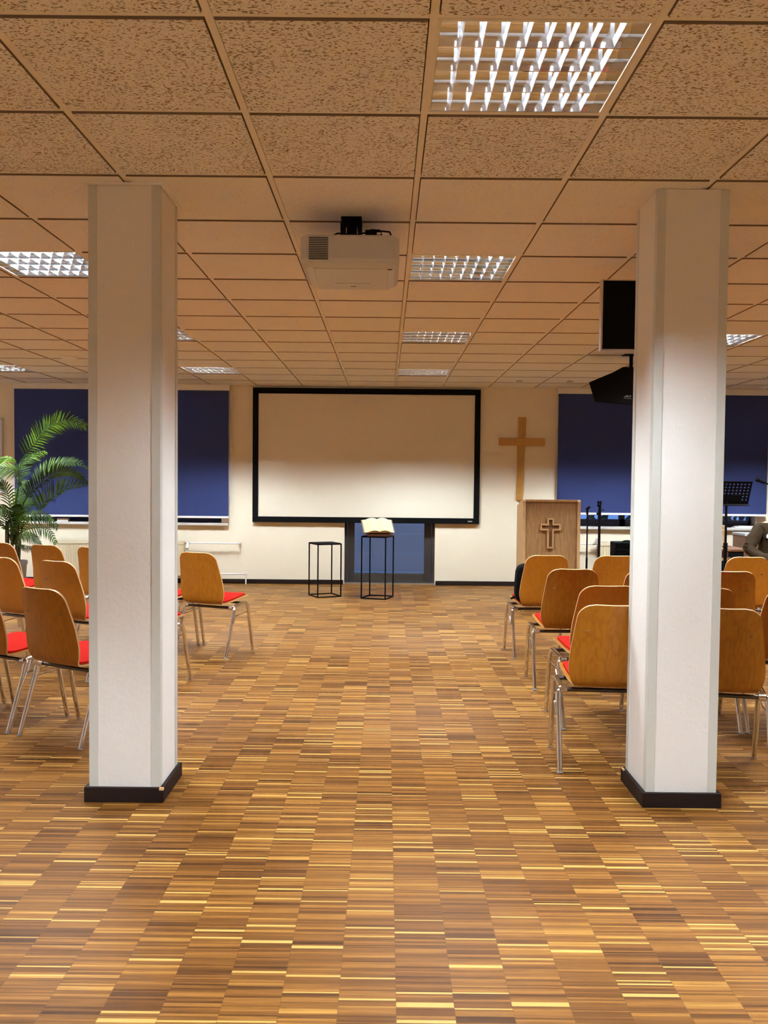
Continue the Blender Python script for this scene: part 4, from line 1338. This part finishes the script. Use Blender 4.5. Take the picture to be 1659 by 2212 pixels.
# jacket: a looser second surface over torso and arms
JV = [(0, 0.02, 0.58), (0, 0.01, 0.72), (0, -0.005, 0.88), (0, 0.0, 0.985), (0, 0.0, 1.03)]
JE = [(0, 1), (1, 2), (2, 3), (3, 4)]
JR = [(0.195, 0.135), (0.175, 0.125), (0.178, 0.128), (0.150, 0.10), (0.085, 0.075)]
for s in (-1, 1):
    k = 3
    pts = [(0.155 * s, 0.0, 0.985), (0.215 * s, -0.03, 0.915), (0.265 * s, -0.06, 0.845), (0.315 * s if s < 0 else 0.285, -0.09, 0.775), (0.285 * s, -0.17, 0.735), (0.245 * s, -0.26, 0.700), (0.200 * s, -0.355, 0.673)]
    for p, r_ in zip(pts, (0.070, 0.070, 0.063, 0.066, 0.058, 0.055, 0.046)):
        JV.append(p); JR.append((r_, r_)); JE.append((k, len(JV) - 1)); k = len(JV) - 1
jk = skin('jacket', JV, JE, JR, M['jacket'], pe)
tx = bpy.data.textures.new('jacket_folds', 'CLOUDS')
tx.noise_scale = 0.06
ds = jk.modifiers.new('folds', 'DISPLACE')
ds.texture = tx
ds.strength = 0.034
ds.mid_level = 0.5
ds.texture_coords = 'LOCAL'
# sleeve creases near the bent elbow
cr = MB()
for (a, b_, c_) in (((-0.375, -0.115, 0.80), (-0.32, -0.165, 0.785), (-0.25, -0.15, 0.745)), ((-0.365, -0.13, 0.77), (-0.30, -0.19, 0.752), (-0.24, -0.17, 0.72)), ((-0.355, -0.10, 0.835), (-0.30, -0.140, 0.825), (-0.24, -0.12, 0.80))):
    cr.tube(arc(a, b_, c_, 6), [0.004, 0.009, 0.012, 0.013, 0.012, 0.009, 0.004], 8)
cr.build('sleeve_crease', M['jacket'], pe, smooth=True)
# black shirt front between the lapels, with a white badge
sf = MB()
nu, nv = 8, 8
vs = []
for j in range(nv + 1):
    v_ = j / nv
    z = 0.865 + 0.19 * v_
    half = 0.145 - 0.075 * v_
    for i in range(nu + 1):
        u_ = -1 + 2 * i / nu
        vs.append(Vector((u_ * half, -0.152 + 0.065 * u_ * u_ + 0.055 * v_ ** 2, z)))
k0 = len(vs)
vs += [p + Vector((0, 0.03, 0)) for p in vs]
N = nu + 1
fs = [(j * N + i, j * N + i + 1, (j + 1) * N + i + 1, (j + 1) * N + i) for j in range(nv) for i in range(nu)]
fs += [tuple(k0 + q for q in reversed(f)) for f in fs]
fs += [(i, k0 + i, k0 + i + 1, i + 1) for i in range(nu)] + [(j * N, (j + 1) * N, k0 + (j + 1) * N, k0 + j * N) for j in range(nv)] + [(j * N + nu, k0 + j * N + nu, k0 + (j + 1) * N + nu, (j + 1) * N + nu) for j in range(nv)]
sf.add(vs, fs).build('shirt_front', M['black_cloth'], pe, smooth=True)
pillow_bm(-0.132, -0.125, 0.905, 0.014, 0.006, 0.022, 0.9).build('badge', M['white'], pe, smooth=True)
pillow_bm(0.0, -0.005, 1.055, 0.068, 0.068, 0.028, 0.9).build('collar', M['jacket'], pe, smooth=True)
TV = [(0, 0.03, 0.555)]
TE, TR = [], [(0.150, 0.088)]
for s in (-1, 1):
    k = 0
    for p, r_ in zip([(0.09 * s, -0.06, 0.555), (0.13 * s, -0.30, 0.555), (0.15 * s, -0.47, 0.54), (0.15 * s, -0.465, 0.30), (0.15 * s, -0.445, 0.11)], (0.092, 0.082, 0.070, 0.064, 0.058)):
        TV.append(p); TR.append((r_, r_)); TE.append((k, len(TV) - 1)); k = len(TV) - 1
skin('trousers', TV, TE, TR, M['trousers'], pe)
for s in (-1, 1):
    pillow_bm(0.155 * s, -0.53, 0.045, 0.048, 0.135, 0.045, 0.75).build('shoe', M['black'], pe, smooth=True)
st = thing('stool', 'black round stool under the seated person in the brown jacket', 'stool', (PX, PY + 0.02, 0))
MB().lathe([(0.17, 0.43), (0.185, 0.44), (0.185, 0.462), (0.17, 0.470), (0.0, 0.470)], n=28).build('seat', M['black_cloth'], st, smooth=True)
for a in (45, 135, 225, 315):
    ca, sa = math.cos(rad(a)), math.sin(rad(a))
    MB().tube([(0.12 * ca, 0.12 * sa, 0.435), (0.19 * ca, 0.19 * sa, 0.0)], 0.012, 10).build('leg', M['black'], st, smooth=True)
